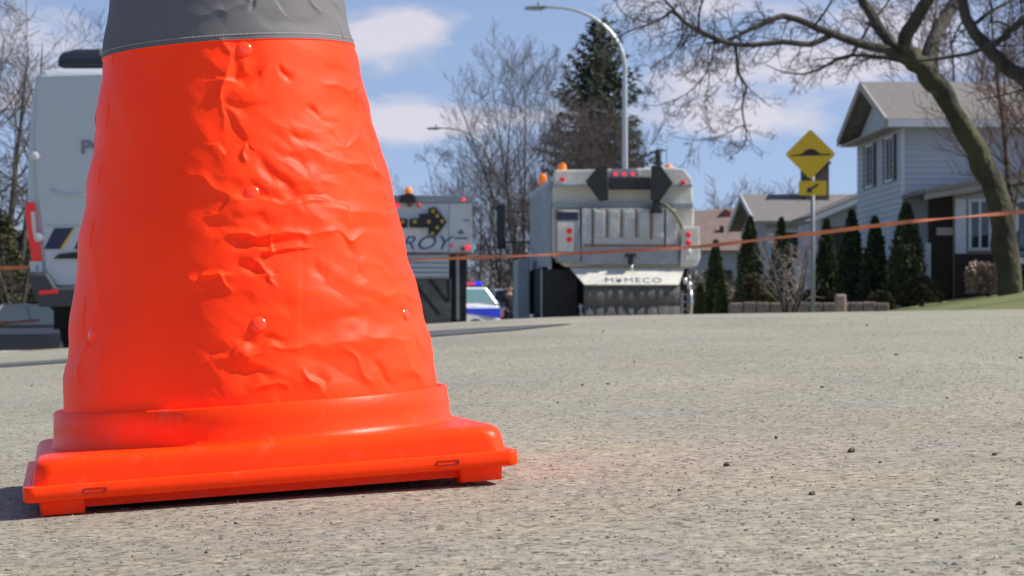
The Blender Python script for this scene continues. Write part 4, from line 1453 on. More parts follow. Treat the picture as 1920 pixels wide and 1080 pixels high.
b = MB(); b.box(-.48, 14.3, -.44, -.02, EA - .05, EA - .03); b.box(-.48, -.02, -.44, DL + .44, EA - .09, EA - .055)
b.build('soffit', M_SOFF, ha)
b = MB()
for y0, y1 in ((-.47, DL / 2), (DL + .47, DL / 2)):
    b.prism([(y0, EA - .06), (y1, RA - .06), (y1, RA + .17), (y0, EA + .15)], -.56, -.505, 'x')
b.build('barge_board', M_SOFF, ha)
b = MB(); b.box(2.05, 2.13, -.10, -.03, -.3, EA - .05); b.box(-.03, .05, -.035, .05, -.4, EA - .06)
b.build('downpipe', M_TRIM, ha)
for yc_ in (1.75, 4.9):
    window_unit(ha, (0, yc_, (600 - 338) / F * 69 - HG), 1.1, 1.15, (-1, 0))
# front wing with low gable
WX0, WY = .55, -2.9
ez, rz_ = (600 - 364) / F * 64 - HG, (600 - 312) / F * 64 - HG
wx = [((x - 960) / F * 64) - HX for x in (1742, 1787, 1811, 1855, 1897, 1990)]
b = MB()
b.box(wx[1], 6.6, WY + .05, -.03, -.5, ez + .1)
b.build('wing_wall', M_BEIGE, ha)
b = MB(); b.box(wx[0], wx[1], WY + .3, WY + .5, -.6, ez - .02); b.box(wx[1] - .02, 6.6, WY - .02, WY + .05, -.6, (600 - 476) / F * 64 - HG)
b.build('brick_front', M_BRICK, ha)
b = MB(); b.prism([(wx[0] - .25, ez), (wx[0] - .25, ez - .16), (4.1, rz_ - .16), (7.4, ez + .1), (7.4, ez + .28), (4.1, rz_)], WY - .38, WY - .32)
b.build('wing_barge_board', M_SOFF, ha)
b = MB(); b.prism([(wx[0] - .25, ez + .01), (4.1, rz_ + .01), (7.4, ez + .28), (7.4, ez + .38), (4.1, rz_ + .12), (wx[0] - .25, ez + .12)], WY - .42, -.05)
b.build('wing_roof', M_ROOF, ha)
b = MB(); b.prism([(wx[1], ez - .35), (wx[1], ez - .1), (4.1, rz_ - .18), (7.0, ez + .05), (7.0, ez - .35)], WY - .01, WY + .05); b.build('gable_board', M_BEIGE, ha)
b = MB(); b.box(wx[1], wx[2] - .05, WY - .03, WY + .04, (600 - 475) / F * 64 - HG, ez - .12); b.build('white_panel', M_TRIM, ha)
z0, z1 = (600 - 470) / F * 64 - HG, (600 - 372) / F * 64 - HG
for x0, x1 in ((wx[2], wx[3]), (wx[3] + .04, wx[4]), (wx[4] + .04, wx[5])):
    g = MB(); g.box(x0 + .08, x1 - .08, WY - .02, WY + .03, z0 + .08, z1 - .08); wo_ = g.build('window', M_GLASS, ha)
    f = MB(); f.box(x0, x0 + .08, WY - .06, WY + .03, z0, z1); f.box(x1 - .08, x1, WY - .06, WY + .03, z0, z1); f.box(x0 + .08, x1 - .08, WY - .06, WY + .03, z1 - .08, z1); f.box(x0 + .08, x1 - .08, WY - .07, WY + .03, z0, z0 + .08)
    f.box((x0 + x1) / 2 - .03, (x0 + x1) / 2 + .03, WY - .05, WY - .021, z0 + .08, z1 - .08)
    f.build('frame', M_TRIM, wo_)
b = MB(); cxa, cza = (1869 - 960) / F * 64 - HX, (600 - 433) / F * 64 - HG
b.box(cxa - .17, cxa + .17, WY - .10, WY - .072, cza - .18, cza + .18); b.build('pale_square', mat('pale_cream', (.62, .60, .42), .6), ha)  # pale square set before the wing window
b = MB(); cxa, cza = (1771 - 960) / F * 64 - HX, (600 - 433) / F * 64 - HG
b.box(cxa - .22, cxa + .22, WY + .22, WY + .299, cza - .10, cza + .10); b.build('mailbox', M_BEIGE, ha)
b = MB(); b.box(wx[0] - .14, wx[0] - .0, WY + .1, WY + .24, -.5, (600 - 455) / F * 64 - HG); b.build('porch_post', M_TRIM, ha)
b = MB(); b.box(.0, wx[0] - .15, -.09, -.03, -.4, 1.7); b.build('front_door', M_SHUT, ha)

# grey-roofed bungalow behind the warning sign
X, Y = (1436 - 960) / F * 88, 88.0
GB = .2
hb_ = thing('bungalow', 'pale bungalow with a grey roof and a wide brown chimney behind the warning sign', 'house', (X, Y, GB), .04)
eb, rb = (600 - 420) / F * 88 - GB, (600 - 370) / F * 91 - GB
b = MB(); b.box(0, 9, 0, 6.5, -1, eb); b.prism([(0, eb), (6.5, eb), (3.25, rb - .05)], .0, .1, 'x'); siding(b, (0, 0), (0, 6.5), -1, eb, (-1, 0), step=.2); siding(b, (0, 0), (9, 0), -1, eb, (0, -1), step=.2)
b.build('wall', M_SID, hb_)
b = MB()
for y0 in (-.45, 6.95):
    b.prism([(y0, eb - .03), (3.25, rb), (3.25, rb + .13), (y0, eb + .10)], -.45, 3.3 * 1.6, 'x')
    b.prism([(y0, eb - .03), (3.25, rb), (3.25, rb + .13), (y0, eb + .10)], 3.3 * 1.6, 9.4, 'x')
b.build('roof', M_ROOF, hb_)
b = MB()
for y0 in (-.47, 6.97):
    b.prism([(y0, eb - .10), (3.25, rb - .07), (3.25, rb + .14), (y0, eb + .11)], -.5, -.455, 'x')
b.build('barge_board', M_TRIM, hb_)
x0, x1 = (1530 - 1436) / F * 88, (1577 - 1436) / F * 88
b = MB(); b.box(x0, x1, 2.4, 3.4, eb, (600 - 309) / F * 91 - GB); ch_ = b.build('chimney', M_BRICKC, hb_)
b = MB(); b.box(x0 - .06, x1 + .06, 2.34, 3.46, (600 - 309) / F * 91 - GB, (600 - 304) / F * 91 - GB); b.build('chimney_cap', M_SHUT, ch_)
b = MB(); b.box(.6, 1.5, -.06, .0, eb - 1.3, eb - .3); wo_ = b.build('window', M_GLASS, hb_)
b = MB(); b.box(.5, 1.6, -.04, -.0, eb - 1.4, eb - .2); b.build('frame', M_TRIM, wo_)
# garage wing between the two houses
X, Y = (1528 - 960) / F * 78, 78.0
gg = thing('garage', 'low garage with a sloping grey roof and white edge board joined between the two houses', 'garage', (X, Y, .4), .03)
z0_, z1_ = (600 - 408) / F * 78 - .4, (600 - 378) / F * 78 - .4
xw = (1600 - 1528) / F * 78
b = MB(); b.prism([(.2, -1), (xw + 1.8, -1), (xw + 1.8, z1_ + .6), (.2, z0_ - .05)], .3, 5); b.build('wall', M_SID, gg)
b = MB(); b.prism([(0, z0_), (xw + 1.8, z1_ + .75), (xw + 1.8, z1_ + .87), (0, z0_ + .12)], -.1, 5.4); b.build('roof', M_ROOF, gg)
b = MB(); b.prism([(-.02, z0_ - .12), (xw + 1.8, z1_ + .63), (xw + 1.8, z1_ + .80), (-.02, z0_ + .05)], -.16, -.105); b.build('barge_board', M_TRIM, gg)
b = MB(); b.box(.5, 1.3, .24, .31, .2, z0_ - .3); b.build('door', M_SHUT, gg)

# brown-roofed house farther off
X, Y = (1300 - 960) / F * 118, 118.0
GC = -.2
hc = thing('brown_roofed_house', 'house with pinkish brown roof and small red chimneys behind the slim cedars', 'house', (X, Y, GC), -.02)
ec, rc = (600 - 468) / F * 118 - GC, (600 - 404) / F * 121 - GC
wc_ = (1432 - 1300) / F * 118
b = MB(); b.box(-3.4, wc_, 0, 7, -1.5, ec); siding(b, (-3.4, 0), (wc_, 0), -1.5, ec, (0, -1), step=.25); b.build('wall', M_SID, hc)
b = MB(); b.add([(-3.8, -.5, ec - .05), (wc_ + .5, -.5, ec - .05), (wc_ + .5, 3.5, rc + .55), (-3.8, 3.5, rc - .1), (-3.8, 7.5, ec), (wc_ + .5, 7.5, ec)], [(0, 1, 2, 3), (3, 2, 5, 4), (0, 3, 4), (1, 5, 2), (0, 4, 5, 1)])
b.build('roof', M_ROOFB, hc)
for px, py, w in ((1361, 393, 15), (1413, 377, 20)):
    x = (px - 1300) / F * 119
    z = (600 - py) / F * 119 - GC
    b = MB(); b.box(x, x + w / F * 119, 2.4, 3.2, z - 1.0, z); c2 = b.build('chimney', M_REDB, hc)
    b = MB(); b.box(x + .08, x + .25, 2.6, 2.9, z, z + .08); b.build('chimney_pot', M_SHUT, c2)
for px, w in ((1322, 10), (1353, 10)):
    x = (px - 1300) / F * 118
    b = MB(); b.box(x, x + .5, -.06, -.0, 1.6, 2.6); b.build('window', M_GLASS, hc)
b = MB(); x = (1352 - 1300) / F * 118; b.box(x, x + .2, 1.0, 1.25, rc - 1.4, rc - .6); b.build('vent_pipe', M_SHUT, hc)

# low garden wall and its posts
M_STONE = mat('garden_stone', (.16, .13, .11), .9, var=.35, vscale=5, color2=(.26, .21, .18), bump=.5, bscale=14)
Y = 58.0
xa, xb = (1368 - 960) / F * Y, (1668 - 960) / F * Y
b = MB()
xs2 = np.linspace(xa, xb, 13)
for i in range(12):
    zt_ = (600 - 567 + rng.uniform(-1, 1)) / F * Y
    b.box(xs2[i], xs2[i + 1] - .01, Y, Y + .3, gzf(xs2[i], Y) - .6, zt_)
tag(b.build('garden_wall', M_STONE, bevel=.03), 'low brown stone garden wall in front of the cedars by the sign post', 'wall')
for px, nm_ in ((1576, 'pinkish stone block standing on end at the foot of the fourth cedar'),):
    x = (px - 960) / F * (Y - 1)
    b = MB(); b.box(-.12, .12, -.12, .12, -.6, .62); o = b.build('stone_block', mat('pink_stone', (.38, .27, .22), .9, var=.2, vscale=8, bump=.3, bscale=20), loc=(x, Y - 1, gzf(x, Y - 1)), bevel=.04)
    tag(o, nm_, 'stone block')
x = (1499 - 960) / F * 66
b = MB(); b.box(-.05, .05, -.05, .05, -.3, 1.15); b.box(-.08, .08, -.08, .08, 1.15, 1.22)
o = b.build('white_post', M_TRIM, loc=(x, 66, (600 - 585) / F * 66)); tag(o, 'short white post in the garden just left of the sign pole', 'post')

# ------------------------------------------------------------------ street lamps
M_POLE = mat('lamp_aluminium', (.55, .56, .57), .4, metal=.5, var=.08, vscale=2)


def lamp(px, Y, armpx, tipy, bendy, label, th=1.0):
    X = (px - 960) / F * Y
    g = gzf(X, Y)
    t = thing('street_lamp', label, 'street lamp', (X, Y, g), 0, 'street lamps')
    tip = Vector(((armpx - 960) / F * Y - X, 0, (600 - tipy) / F * Y - g))
    zb_ = (600 - bendy) / F * Y - g
    pts = [(0, 0, 0), (0, 0, zb_ * .5), (0, 0, zb_)]
    rad = [.11, .095, .075]
    for k in range(1, 13):
        a = math.pi / 2 * k / 12
        pts.append((tip.x * .72 * (1 - math.cos(a)), 0, zb_ + (tip.z - zb_) * math.sin(a)))
        rad.append(.072 - .030 * k / 12)
    pts.append((tip.x * .93, 0, tip.z + .01)); rad.append(.035)
    b = MB().tube(pts, rad, 12)
    b.build('pole', M_POLE, t, smooth=True)
    hd = MB()
    hd.prism([(tip.x * .80, tip.z - .03), (tip.x * 1.0, tip.z - .07), (tip.x * 1.03, tip.z - .03), (tip.x * 1.0, tip.z + .03), (tip.x * .80, tip.z + .05)], -.15, .15)
    h_ = hd.build('lamp_head', M_GREYP, t, bevel=.02)
    MB().cyl((tip.x * .88, 0, tip.z + .04), .045, .12, 'z', 12).build('photocell', M_GREYP, h_)
    MB().box(tip.x * .97, tip.x * .84, -.12, .12, tip.z - .085, tip.z - .062).build('lens', M_CLEAR, h_)
    MB().cyl((0, 0, 0), .2, .25, 'z', 14).build('base', M_GREYP, t, bevel=.02)
    b = MB(); b.tube([(0, 0, zb_ - .05), (0, 0, zb_ + .15)], [.088, .086], 12); b.build('collar', M_POLE, t)


lamp(1172, 75, 988, 13, 130, 'taller grey street lamp with curved arm rising above the street sweeper')
lamp(921, 122, 803, 240, 318, 'smaller distant street lamp with curved arm in front of the bare tree')

# ------------------------------------------------------------------ speed hump sign
Y = 41.0
X = (1523 - 960) / F * Y
g = gzf(X, Y)
sg = thing('speed_hump_sign', 'yellow diamond warning sign with black speed hump on a grey pole', 'traffic sign', (X, Y, g), -.09)
zc = lambda py: (600 - py) / F * Y - g
xc = lambda px: (px - 960) / F * Y - X
M_SIGN = mat('sign_yellow', (.70, .44, .008), .45, var=.06, vscale=4)
MB().tube([(0.01, .04, 0), (0.01, .04, zc(300))], .036, 12).build('pole', mat('weathered_pole', (.20, .22, .23), .6, metal=.3, var=.1, vscale=3), sg, smooth=True)
cxs, czs, hd_ = xc(1520), zc(289), 47.5 / F * Y


def rdiamond(c, z, r, rc_=.05, n=5):
    pts = []
    for k in range(4):
        a0 = math.pi / 2 * k
        vx, vz = c + (r - rc_ * .41 - .0) * math.cos(a0), z + (r - rc_ * .41) * math.sin(a0)
        vx, vz = c + (r - rc_ * 1.414 + rc_ * .0) * math.cos(a0), z + (r - rc_ * 1.414) * math.sin(a0)
        for i in range(n + 1):
            a = a0 - math.pi / 4 + math.pi / 2 * i / n
            pts.append((vx + rc_ * math.cos(a), vz + rc_ * math.sin(a)))
    return pts


plate = MB().prism(rdiamond(cxs, czs, hd_), -.008, .0).build('diamond_plate', M_SIGN, sg)
hump = [(xc(1484), zc(291.5)), (xc(1500), zc(290.5)), (xc(1509), zc(283.5)), (xc(1516), zc(280)), (xc(1524), zc(280)), (xc(1532), zc(284)), (xc(1540), zc(289)), (xc(1558), zc(289)), (xc(1558), zc(286.5)), (xc(1558), zc(291))]
hump = [(xc(x), zc(y)) for x, y in ((1484, 292.5), (1484, 290), (1498, 289.5), (1505, 287), (1511, 281.5), (1517, 279), (1525, 279), (1531, 282), (1537, 287), (1544, 288.5), (1557, 288), (1557, 291))]
MB().prism(hump, -.012, -.0082).build('hump_symbol', M_BLACK, plate)
tab = MB().prism([(xc(x), zc(y)) for x, y in ((1499, 339), (1549, 339), (1550, 340), (1550, 365), (1549, 366), (1499, 366), (1498, 365), (1498, 340))], -.008, 0).build('arrow_tab', M_SIGN, sg)
ar = [(1533, 343.5), (1535.5, 347), (1522, 356), (1524, 361), (1512, 361), (1516, 350), (1519, 353)]
MB().prism([(xc(x), zc(y)) for x, y in ar], -.012, -.0082).build('arrow_symbol', M_BLACK, tab)
for z in (zc(289), zc(352)):
    MB().box(-.05, .07, .0005, .08, z - .02, z + .02).build('clamp', M_STEEL, sg)

# ------------------------------------------------------------------ orange barrier tape
M_TAPE = mat('orange_tape', (.62, .19, .08), .5, var=.25, vscale=8)


def tape(name, label, pts, w=.034, tw=9, group='orange barrier tapes'):
    P = [Vector(p) for p in pts]
    # resample
    out = []
    for i in range(len(P) - 1):
        for k in range(24):
            out.append(P[i].lerp(P[i + 1], k / 24))
    out.append(P[-1])
    for it in range(10):
        out = [out[0]] + [(out[i - 1] + out[i] * 2 + out[i + 1]) / 4 for i in range(1, len(out) - 1)] + [out[-1]]
    b = MB()
    for i, p in enumerate(out):
        s = i / len(out)
        a = math.pi / 2 + .9 * math.sin(s * tw) + .5 * math.sin(s * tw * 2.7 + 1)
        d = Vector((0, math.cos(a), math.sin(a))) * w / 2
        u = d.normalized().cross(Vector((1, 0, 0))) * .0012
        b.v += [tuple(p + d + u), tuple(p - d + u), tuple(p - d - u), tuple(p + d - u)]
    for i in range(len(out) - 1):
        for j in range(4):
            b.f.append((i * 4 + j, i * 4 + (j + 1) % 4, (i + 1) * 4 + (j + 1) % 4, (i + 1) * 4 + j))
    b.f.append((0, 3, 2, 1)); m = (len(out) - 1) * 4; b.f.append((m, m + 1, m + 2, m + 3))
    return tag(b.build(name, M_TAPE), label, 'barrier tape', group)


tape('barrier_tape', 'long orange tape stretched across the street in front of the sweeper and the houses',
     [at(520, 500, 22.3), at(770, 487, 21), at(1000, 479, 20), at(1300, 464, 19.2), at(1500, 441, 18.6), at(1700, 416, 18.2), at(1920, 397, 18), at(2060, 383, 18)], .030, 14)
tape('barrier_tape', 'short orange tape end running from the van tail lamp out past the dark hedge', [at(52, 501, 22.05), at(20, 502, 22.2), at(-60, 504, 22.6)], .036, 3)
tape('barrier_tape', 'low thin orange tape beside the dark parked car behind the police van', [at(75, 600, 26), at(30, 604, 26), at(-60, 608, 26)], .03, 5)
# the posts that carry the tapes just outside the view
for (px, Y, zt_) in ((2060, 18, 383), (-60, 22.6, 504)):
    X = (px - 960) / F * Y
    g = gzf(X, Y)
    t = MB().tube([(0, 0, 0), (0, 0, (600 - zt_) / F * Y - g + .1)], .02, 10).build('stake', M_STEEL, loc=(X, Y, g))
    tag(t, 'thin steel stake holding up an end of the orange tape', 'stake', 'tape stakes')

# ------------------------------------------------------------------ trees
M_BARK = mat('bark', (.040, .034, .028), .95, var=.35, vscale=3, color2=(.095, .082, .066), bump=.9, bscale=9, stretch=(1, 1, .35))
M_BARKS = mat('sun_dappled_bark', (.022, .019, .015), .95, vscale=.9, color2=(.085, .080, .035), bump=1.0, bscale=8, stretch=(1, 1, .5))  # shade of other trees and olive sunlit patches painted into the trunk's colour
M_TWIG = mat('twigs', (.055, .044, .038), .95, var=.3, vscale=1)
M_TWIGG = mat('grey_brown_twigs', (.115, .090, .082), .95, var=.2, vscale=.7)
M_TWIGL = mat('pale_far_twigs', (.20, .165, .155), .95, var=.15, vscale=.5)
M_TWIGB = mat('reddish_twigs', (.19, .11, .085), .95, var=.3, vscale=.6)


def wander(p, d, L, r0, r1, n, rg, wob=.18, up=0.0):
    pts, rad = [Vector(p)], [r0]
    d = Vector(d).normalized()
    for i in range(n):
        d = (d + Vector((rg.uniform(-1, 1), rg.uniform(-1, 1), rg.uniform(-1, 1))) * wob + Vector((0, 0, up))).normalized()
        pts.append(pts[-1] + d * L / n)
        rad.append(r0 + (r1 - r0) * (i + 1) / n)
    return pts, rad


def grow(out, p, d, L, r, lev, rg, nb=(5, 5, 4, 3), spread=.8, up=.05, wob=.2, shrink=.55, rmin=.004):
    pts, rad = wander(p, d, L, r, max(rmin, r * .35), 6 if L > 1 else 4, rg, wob, up)
    out.append((pts, rad))
    if lev <= 0:
        return
    n = nb[min(lev, len(nb)) - 1]
    for k in range(n):
        s = .22 + .76 * (k + rg.random()) / n
        i = min(len(pts) - 2, int(s * (len(pts) - 1)))
        q_ = pts[i].lerp(pts[i + 1], s * (len(pts) - 1) - i)
        dd = (pts[i + 1] - pts[i]).normalized()
        side = Vector((rg.uniform(-1, 1), rg.uniform(-1, 1), rg.uniform(-.7, .9)))
        side = (side - dd * side.dot(dd))
        if side.length < .05:
            side = Vector((0, 0, 1))
        side.normalize()
        nd = dd * (1 - spread * .45) + side * spread
        grow(out, q_, nd, L * shrink * rg.uniform(.75, 1.25) * (1.15 - .5 * s), max(rmin, r * .5 * (1.1 - .5 * s)), lev - 1, rg, nb, spread, up, wob, shrink, rmin)


def branches_mesh(name, lst, m, parent, k_thick=8):
    b = MB()
    for pts, rad in lst:
        r = max(rad)
        k = k_thick if r > .08 else (5 if r > .03 else 3)
        b.tube(pts, rad, k, cap=(k > 3))
    return b.build(name, m, parent, smooth=True)


def tree_simple(label, px, Y, base_py, top_py, seed, m_tw=None, nstem=1, fan=.25, trunk_r=.16, lev=3, spread=.8, group=None, nb=(6, 6, 5, 4), up=.05, rmin=.006, first=.25, name='bare_tree', shrink=.5):
    rg = random.Random(seed)
    X = (px - 960) / F * Y
    g = gzf(X, Y)
    H = (600 - top_py) / F * Y - g
    t = thing(name, label, 'tree', (X, Y, g), 0, group)
    tr, tw = [], []
    for s in range(nstem):
        a = rg.uniform(0, 6.28)
        lean = fan * (rg.uniform(.4, 1) if nstem > 1 else .15)
        dx_ = (-1 + 2 * (s + .5) / nstem) * fan if nstem > 1 else 0
        d = Vector((dx_, math.sin(a) * lean * .6, 1))
        pts, rad = wander((rg.uniform(-.15, .15) * (nstem > 1), 0, 0), d, H * rg.uniform(.80, .97), trunk_r * (1 if nstem == 1 else .6), .010, 12, rg, .07, .03)
        tr.append((pts, rad))
        nlat = 16 if nstem == 1 else 10
        for k in range(nlat):
            s_ = first + (1 - first) * (k + rg.random()) / nlat
            i = min(len(pts) - 2, int(s_ * 12)); f_ = s_ * 12 - i
            q_ = pts[i].lerp(pts[min(i + 1, 12)], min(1, f_))
            aa = rg.uniform(0, 6.28)
            nd = Vector((math.cos(aa), math.sin(aa), rg.uniform(.5, 1.3)))
            grow(tw, q_, nd, H * .34 * (1.15 - .62 * s_), max(rmin * 1.5, rad[i] * .45), lev - 1, rg, nb, spread, up, .2, shrink, rmin)
    branches_mesh('trunk', tr, M_BARK, t)
    branches_mesh('crown', tw, m_tw or M_TWIG, t)
    return t


# the big maple-like tree by the white house
TY = 56.0
rg = random.Random(5)
tx, ty = (1893 - 960) / F * TY, TY
tg_ = gzf(tx, ty)
big = thing('bare_tree', 'big leaning bare tree with dark olive-dappled bark spreading its limbs before the white house', 'tree', (tx, ty, tg_), 0)


def TP(px, py, d=0.0):
    v = at(px, py, TY + d)
    return Vector((v.x - tx, v.y - ty, v.z - tg_))


PXR = TY / F


def limb(lst, pts, r0, r1, d0=0., d1=0., rgx=rg):
    n = len(pts)
    P, R_ = [], []
    for i, p in enumerate(pts):
        s = i / (n - 1)
        P.append(TP(p[0], p[1], d0 + (d1 - d0) * s)); R_.append((r0 + (r1 - r0) * s) * PXR)
    # subdivide softly
    Q, RQ = [], []
    for i in range(n - 1):
        for k in range(3):
            a = P[max(i - 1, 0)]; b_ = P[i]; c = P[i + 1]; d = P[min(i + 2, n - 1)]
            t = k / 3
            Q.append(.5 * ((2 * b_) + (c - a) * t + (2 * a - 5 * b_ + 4 * c - d) * t * t + (3 * b_ - a - 3 * c + d) * t ** 3))
            RQ.append(R_[i] + (R_[i + 1] - R_[i]) * t)
    Q.append(P[-1]); RQ.append(R_[-1])
    Q = [q_ + Vector((rgx.uniform(-1, 1), rgx.uniform(-1, 1), rgx.uniform(-1, 1))) * RQ[i] * .18 for i, q_ in enumerate(Q)]
    lst.append((Q, RQ))
    return Q, RQ


tk = []
v0 = TP(1893, 600); v0.z = 0
limb(tk, [(1895, 640), (1893, 560), (1890, 480), (1876, 400), (1846, 310), (1803, 225), (1765, 165), (1728, 125), (1700, 100)], 25, 17)
limbs = []
A = [limb(limbs, [(1712, 118), (1673, 98), (1613, 80), (1563, 63), (1527, 48), (1480, 31), (1453, 33), (1423, 47), (1390, 63), (1357, 77), (1325, 80)], 10, 2.2, 0, -1.5),
     limb(limbs, [(1563, 63), (1520, 82), (1467, 78), (1413, 83), (1373, 80), (1340, 70), (1307, 53), (1280, 38), (1262, 16), (1240, -10)], 6.5, 2.2, -.4, -2.5),
     limb(limbs, [(1350, 76), (1312, 60), (1287, 42), (1264, 20), (1250, 28), (1225, 42), (1190, 53), (1160, 68), (1140, 80)], 4, 1.2, -1.5, -3),
     limb(limbs, [(1380, 82), (1382, 112), (1388, 143), (1400, 163), (1394, 186), (1393, 215), (1399, 243), (1397, 270), (1380, 288)], 3.2, 1.0, -1.2, -1.6),
     limb(limbs, [(1396, 233), (1375, 243), (1350, 256), (1320, 262), (1290, 261), (1258, 254)], 1.4, .5, -1.5, -2),
     limb(limbs, [(1340, 74), (1336, 105), (1322, 140), (1305, 160), (1280, 180), (1240, 196), (1205, 197)], 2.2, .6, -1.5, -2.5),
     limb(limbs, [(1330, 78), (1328, 120), (1330, 150), (1322, 190), (1328, 225), (1335, 262)], 1.6, .5, -2, -3),
     limb(limbs, [(1290, 46), (1265, 95), (1235, 115), (1222, 150), (1205, 180)], 2.0, .5, -2, -3.2),
     limb(limbs, [(1312, 58), (1312, 20), (1325, -15)], 2.6, 1.8, -2, -2.6),
     limb(limbs, [(1707, 118), (1680, 110), (1640, 105), (1600, 103), (1570, 110), (1540, 128), (1507, 138), (1467, 134), (1436, 120)], 5.5, .8, .2, 2),
     limb(limbs, [(1598, 103), (1620, 68), (1635, 40), (1660, 12), (1680, -20)], 3.2, 1.8, .8, 1.4),
     limb(limbs, [(1702, 112), (1680, 92), (1652, 55), (1632, 22), (1612, -10), (1595, -60)], 13, 8, 0, .8),
     limb(limbs, [(1706, 105), (1697, 80), (1710, 48), (1729, 20), (1745, -8), (1758, -60)], 15, 11, 0, -1.5),
     limb(limbs, [(1745, 145), (1737, 115), (1752, 75), (1772, 36), (1790, 2), (1800, -60)], 17, 11, 0, 1.8),
     limb(limbs, [(1527, 48), (1545, 25), (1560, 0), (1565, -30)], 2.6, 1.6, -1, -2),
     limb(limbs, [(1150, -10), (1165, 20), (1190, 35), (1225, 42)], 1.0, 1.4, -4, -3)]
tw = []
for pts, rad in A:
    Ltot = sum((pts[i + 1] - pts[i]).length for i in range(len(pts) - 1))
    n = int(Ltot / .165)
    for k in range(n):
        s = (k + rg.random()) / n
        if s < .12 and rad[0] > 5 * PXR:
            continue
        i = min(len(pts) - 2, int(s * (len(pts) - 1)))
        q_ = pts[i]
        dd = (pts[i + 1] - pts[i]).normalized()
        nd = dd * .6 + Vector((rg.uniform(-1, .6), rg.uniform(-1, 1), rg.uniform(-1.15, .75)))
        L_ = rg.uniform(.35, 1.15) * (1.0 if rad[i] > 2 * PXR else .7)
        grow(tw, q_, nd, L_, min(rad[i] * .5, .020), 2, rg, (5, 4), .85, -.04, .24, .55, .0045)
tk = [(P_, [r_ * (1 + .13 * math.sin(i * 1.7) * math.sin(i * .6 + 1) + rg.uniform(-.05, .05)) for i, r_ in enumerate(R_)]) for P_, R_ in tk]
tro = branches_mesh('trunk', tk, M_BARKS, big, 26)
me_ = tro.data
_co = np.array([v.co[:] for v in me_.vertices])
_nn = np.array([v.normal[:] for v in me_.vertices])
_aa = np.arctan2(_nn[:, 1], _nn[:, 0])
_dd = .05 * (vnoise(_aa * 5 + 20, _co[:, 2] * 1.6, 3) - .5) + .07 * (vnoise(_aa * 2 + 9, _co[:, 2] * .9, 4) - .5)
_co += _nn * _dd[:, None]
me_.vertices.foreach_set('co', _co.ravel())
me_.update()
branches_mesh('limbs', limbs, M_BARK, big, 9)
branches_mesh('twigs', tw, M_TWIG, big)

# the nearer tree outside the view on the right, whose boughs reach into it
Y2 = 45.0
tx2 = (2075 - 960) / F * Y2
t2 = thing('bare_tree', 'dark bare tree just past the right edge whose boughs reach in over the big tree', 'tree', (tx2, Y2, gzf(tx2, Y2)), 0)
TY, tx, ty, tg_, PXR = Y2, tx2, Y2, gzf(tx2, Y2), Y2 / F
rg2 = random.Random(9)
tk2, lm2 = [], []
limb(tk2, [(2075, 640), (2070, 520), (2060, 400), (2040, 300), (2000, 215)], 36, 24)
B2 = [limb(lm2, [(2005, 225), (1955, 172), (1920, 146), (1892, 128), (1864, 103), (1838, 72), (1818, 42), (1805, 5), (1800, -50)], 17, 9, 0, .5, rg2),
      limb(lm2, [(2030, -60), (1975, 0), (1920, 38), (1892, 60), (1864, 80), (1831, 96), (1775, 107), (1722, 113), (1690, 108)], 8, 1.5, -1, .5, rg2),
      limb(lm2, [(1828, 45), (1864, 18), (1898, 0), (1930, -30)], 4, 3, .3, 1, rg2),
      limb(lm2, [(2000, 215), (2010, 120), (1990, 0), (1960, -100), (1920, -220)], 20, 10, 0, 0, rg2),
      limb(lm2, [(2005, 150), (1940, 0), (1860, -110), (1760, -190), (1640, -260)], 13, 3, 0, -1, rg2),
      limb(lm2, [(2000, 60), (1900, -90), (1780, -220), (1640, -330), (1500, -400)], 12, 3, 0, 1.5, rg2),
      limb(lm2, [(1995, 20), (1930, -180), (1860, -330), (1800, -480)], 12, 3, 0, -1.5, rg2),
      limb(lm2, [(2010, 150), (2120, 20), (2200, -150), (2230, -330)], 14, 4, 0, 1, rg2)]
tw2 = []
for j, (pts, rad) in enumerate(B2):
    Ltot = sum((pts[i + 1] - pts[i]).length for i in range(len(pts) - 1))
    n = int(Ltot / (.42 if j < 3 else .30))
    for k in range(n):
        s = (k + rg2.random()) / n
        i = min(len(pts) - 2, int(s * (len(pts) - 1)))
        nd = Vector((rg2.uniform(-1, 1), rg2.uniform(-1, 1), rg2.uniform(-.4, 1)))
        grow(tw2, pts[i], nd, rg2.uniform(.5, 1.1) if j < 3 else rg2.uniform(.9, 2.2), min(rad[i] * .5, .03), 2, rg2, (4, 4), .85, .0, .24, .55, .006)
branches_mesh('trunk', tk2, M_BARK, t2, 12)
branches_mesh('limbs', lm2, M_BARK, t2, 8)
branches_mesh('twigs', tw2, M_TWIG, t2)

GB_ = 'bare trees along the street'
tree_simple('tall bare multi-stemmed tree with fine grey twigs, left of the spruce', 978, 96, 600, 92, 21, M_TWIGG, nstem=7, fan=.13, trunk_r=.13, lev=3, nb=(7, 8, 6), spread=.62, group=GB_, first=.15, up=.10)
tree_simple('bare brownish tree standing in front of the dark spruce', 1085, 90, 600, 215, 22, M_TWIGG, nstem=6, fan=.30, trunk_r=.13, lev=3, nb=(7, 7, 5), spread=.5, group=GB_, first=.12, up=.12)
tree_simple('bare brownish tree between the spruce and the street sweeper roof', 1160, 88, 600, 215, 23, M_TWIGG, nstem=7, fan=.13, trunk_r=.13, lev=3, nb=(7, 7, 5), spread=.5, group=GB_, first=.12, up=.12)
tree_simple('low bare tree with twisted branches above the police car', 880, 100, 600, 285, 24, M_TWIG, nstem=5, fan=.36, trunk_r=.10, lev=3, nb=(5, 5, 5), spread=.8, group=GB_, first=.15)
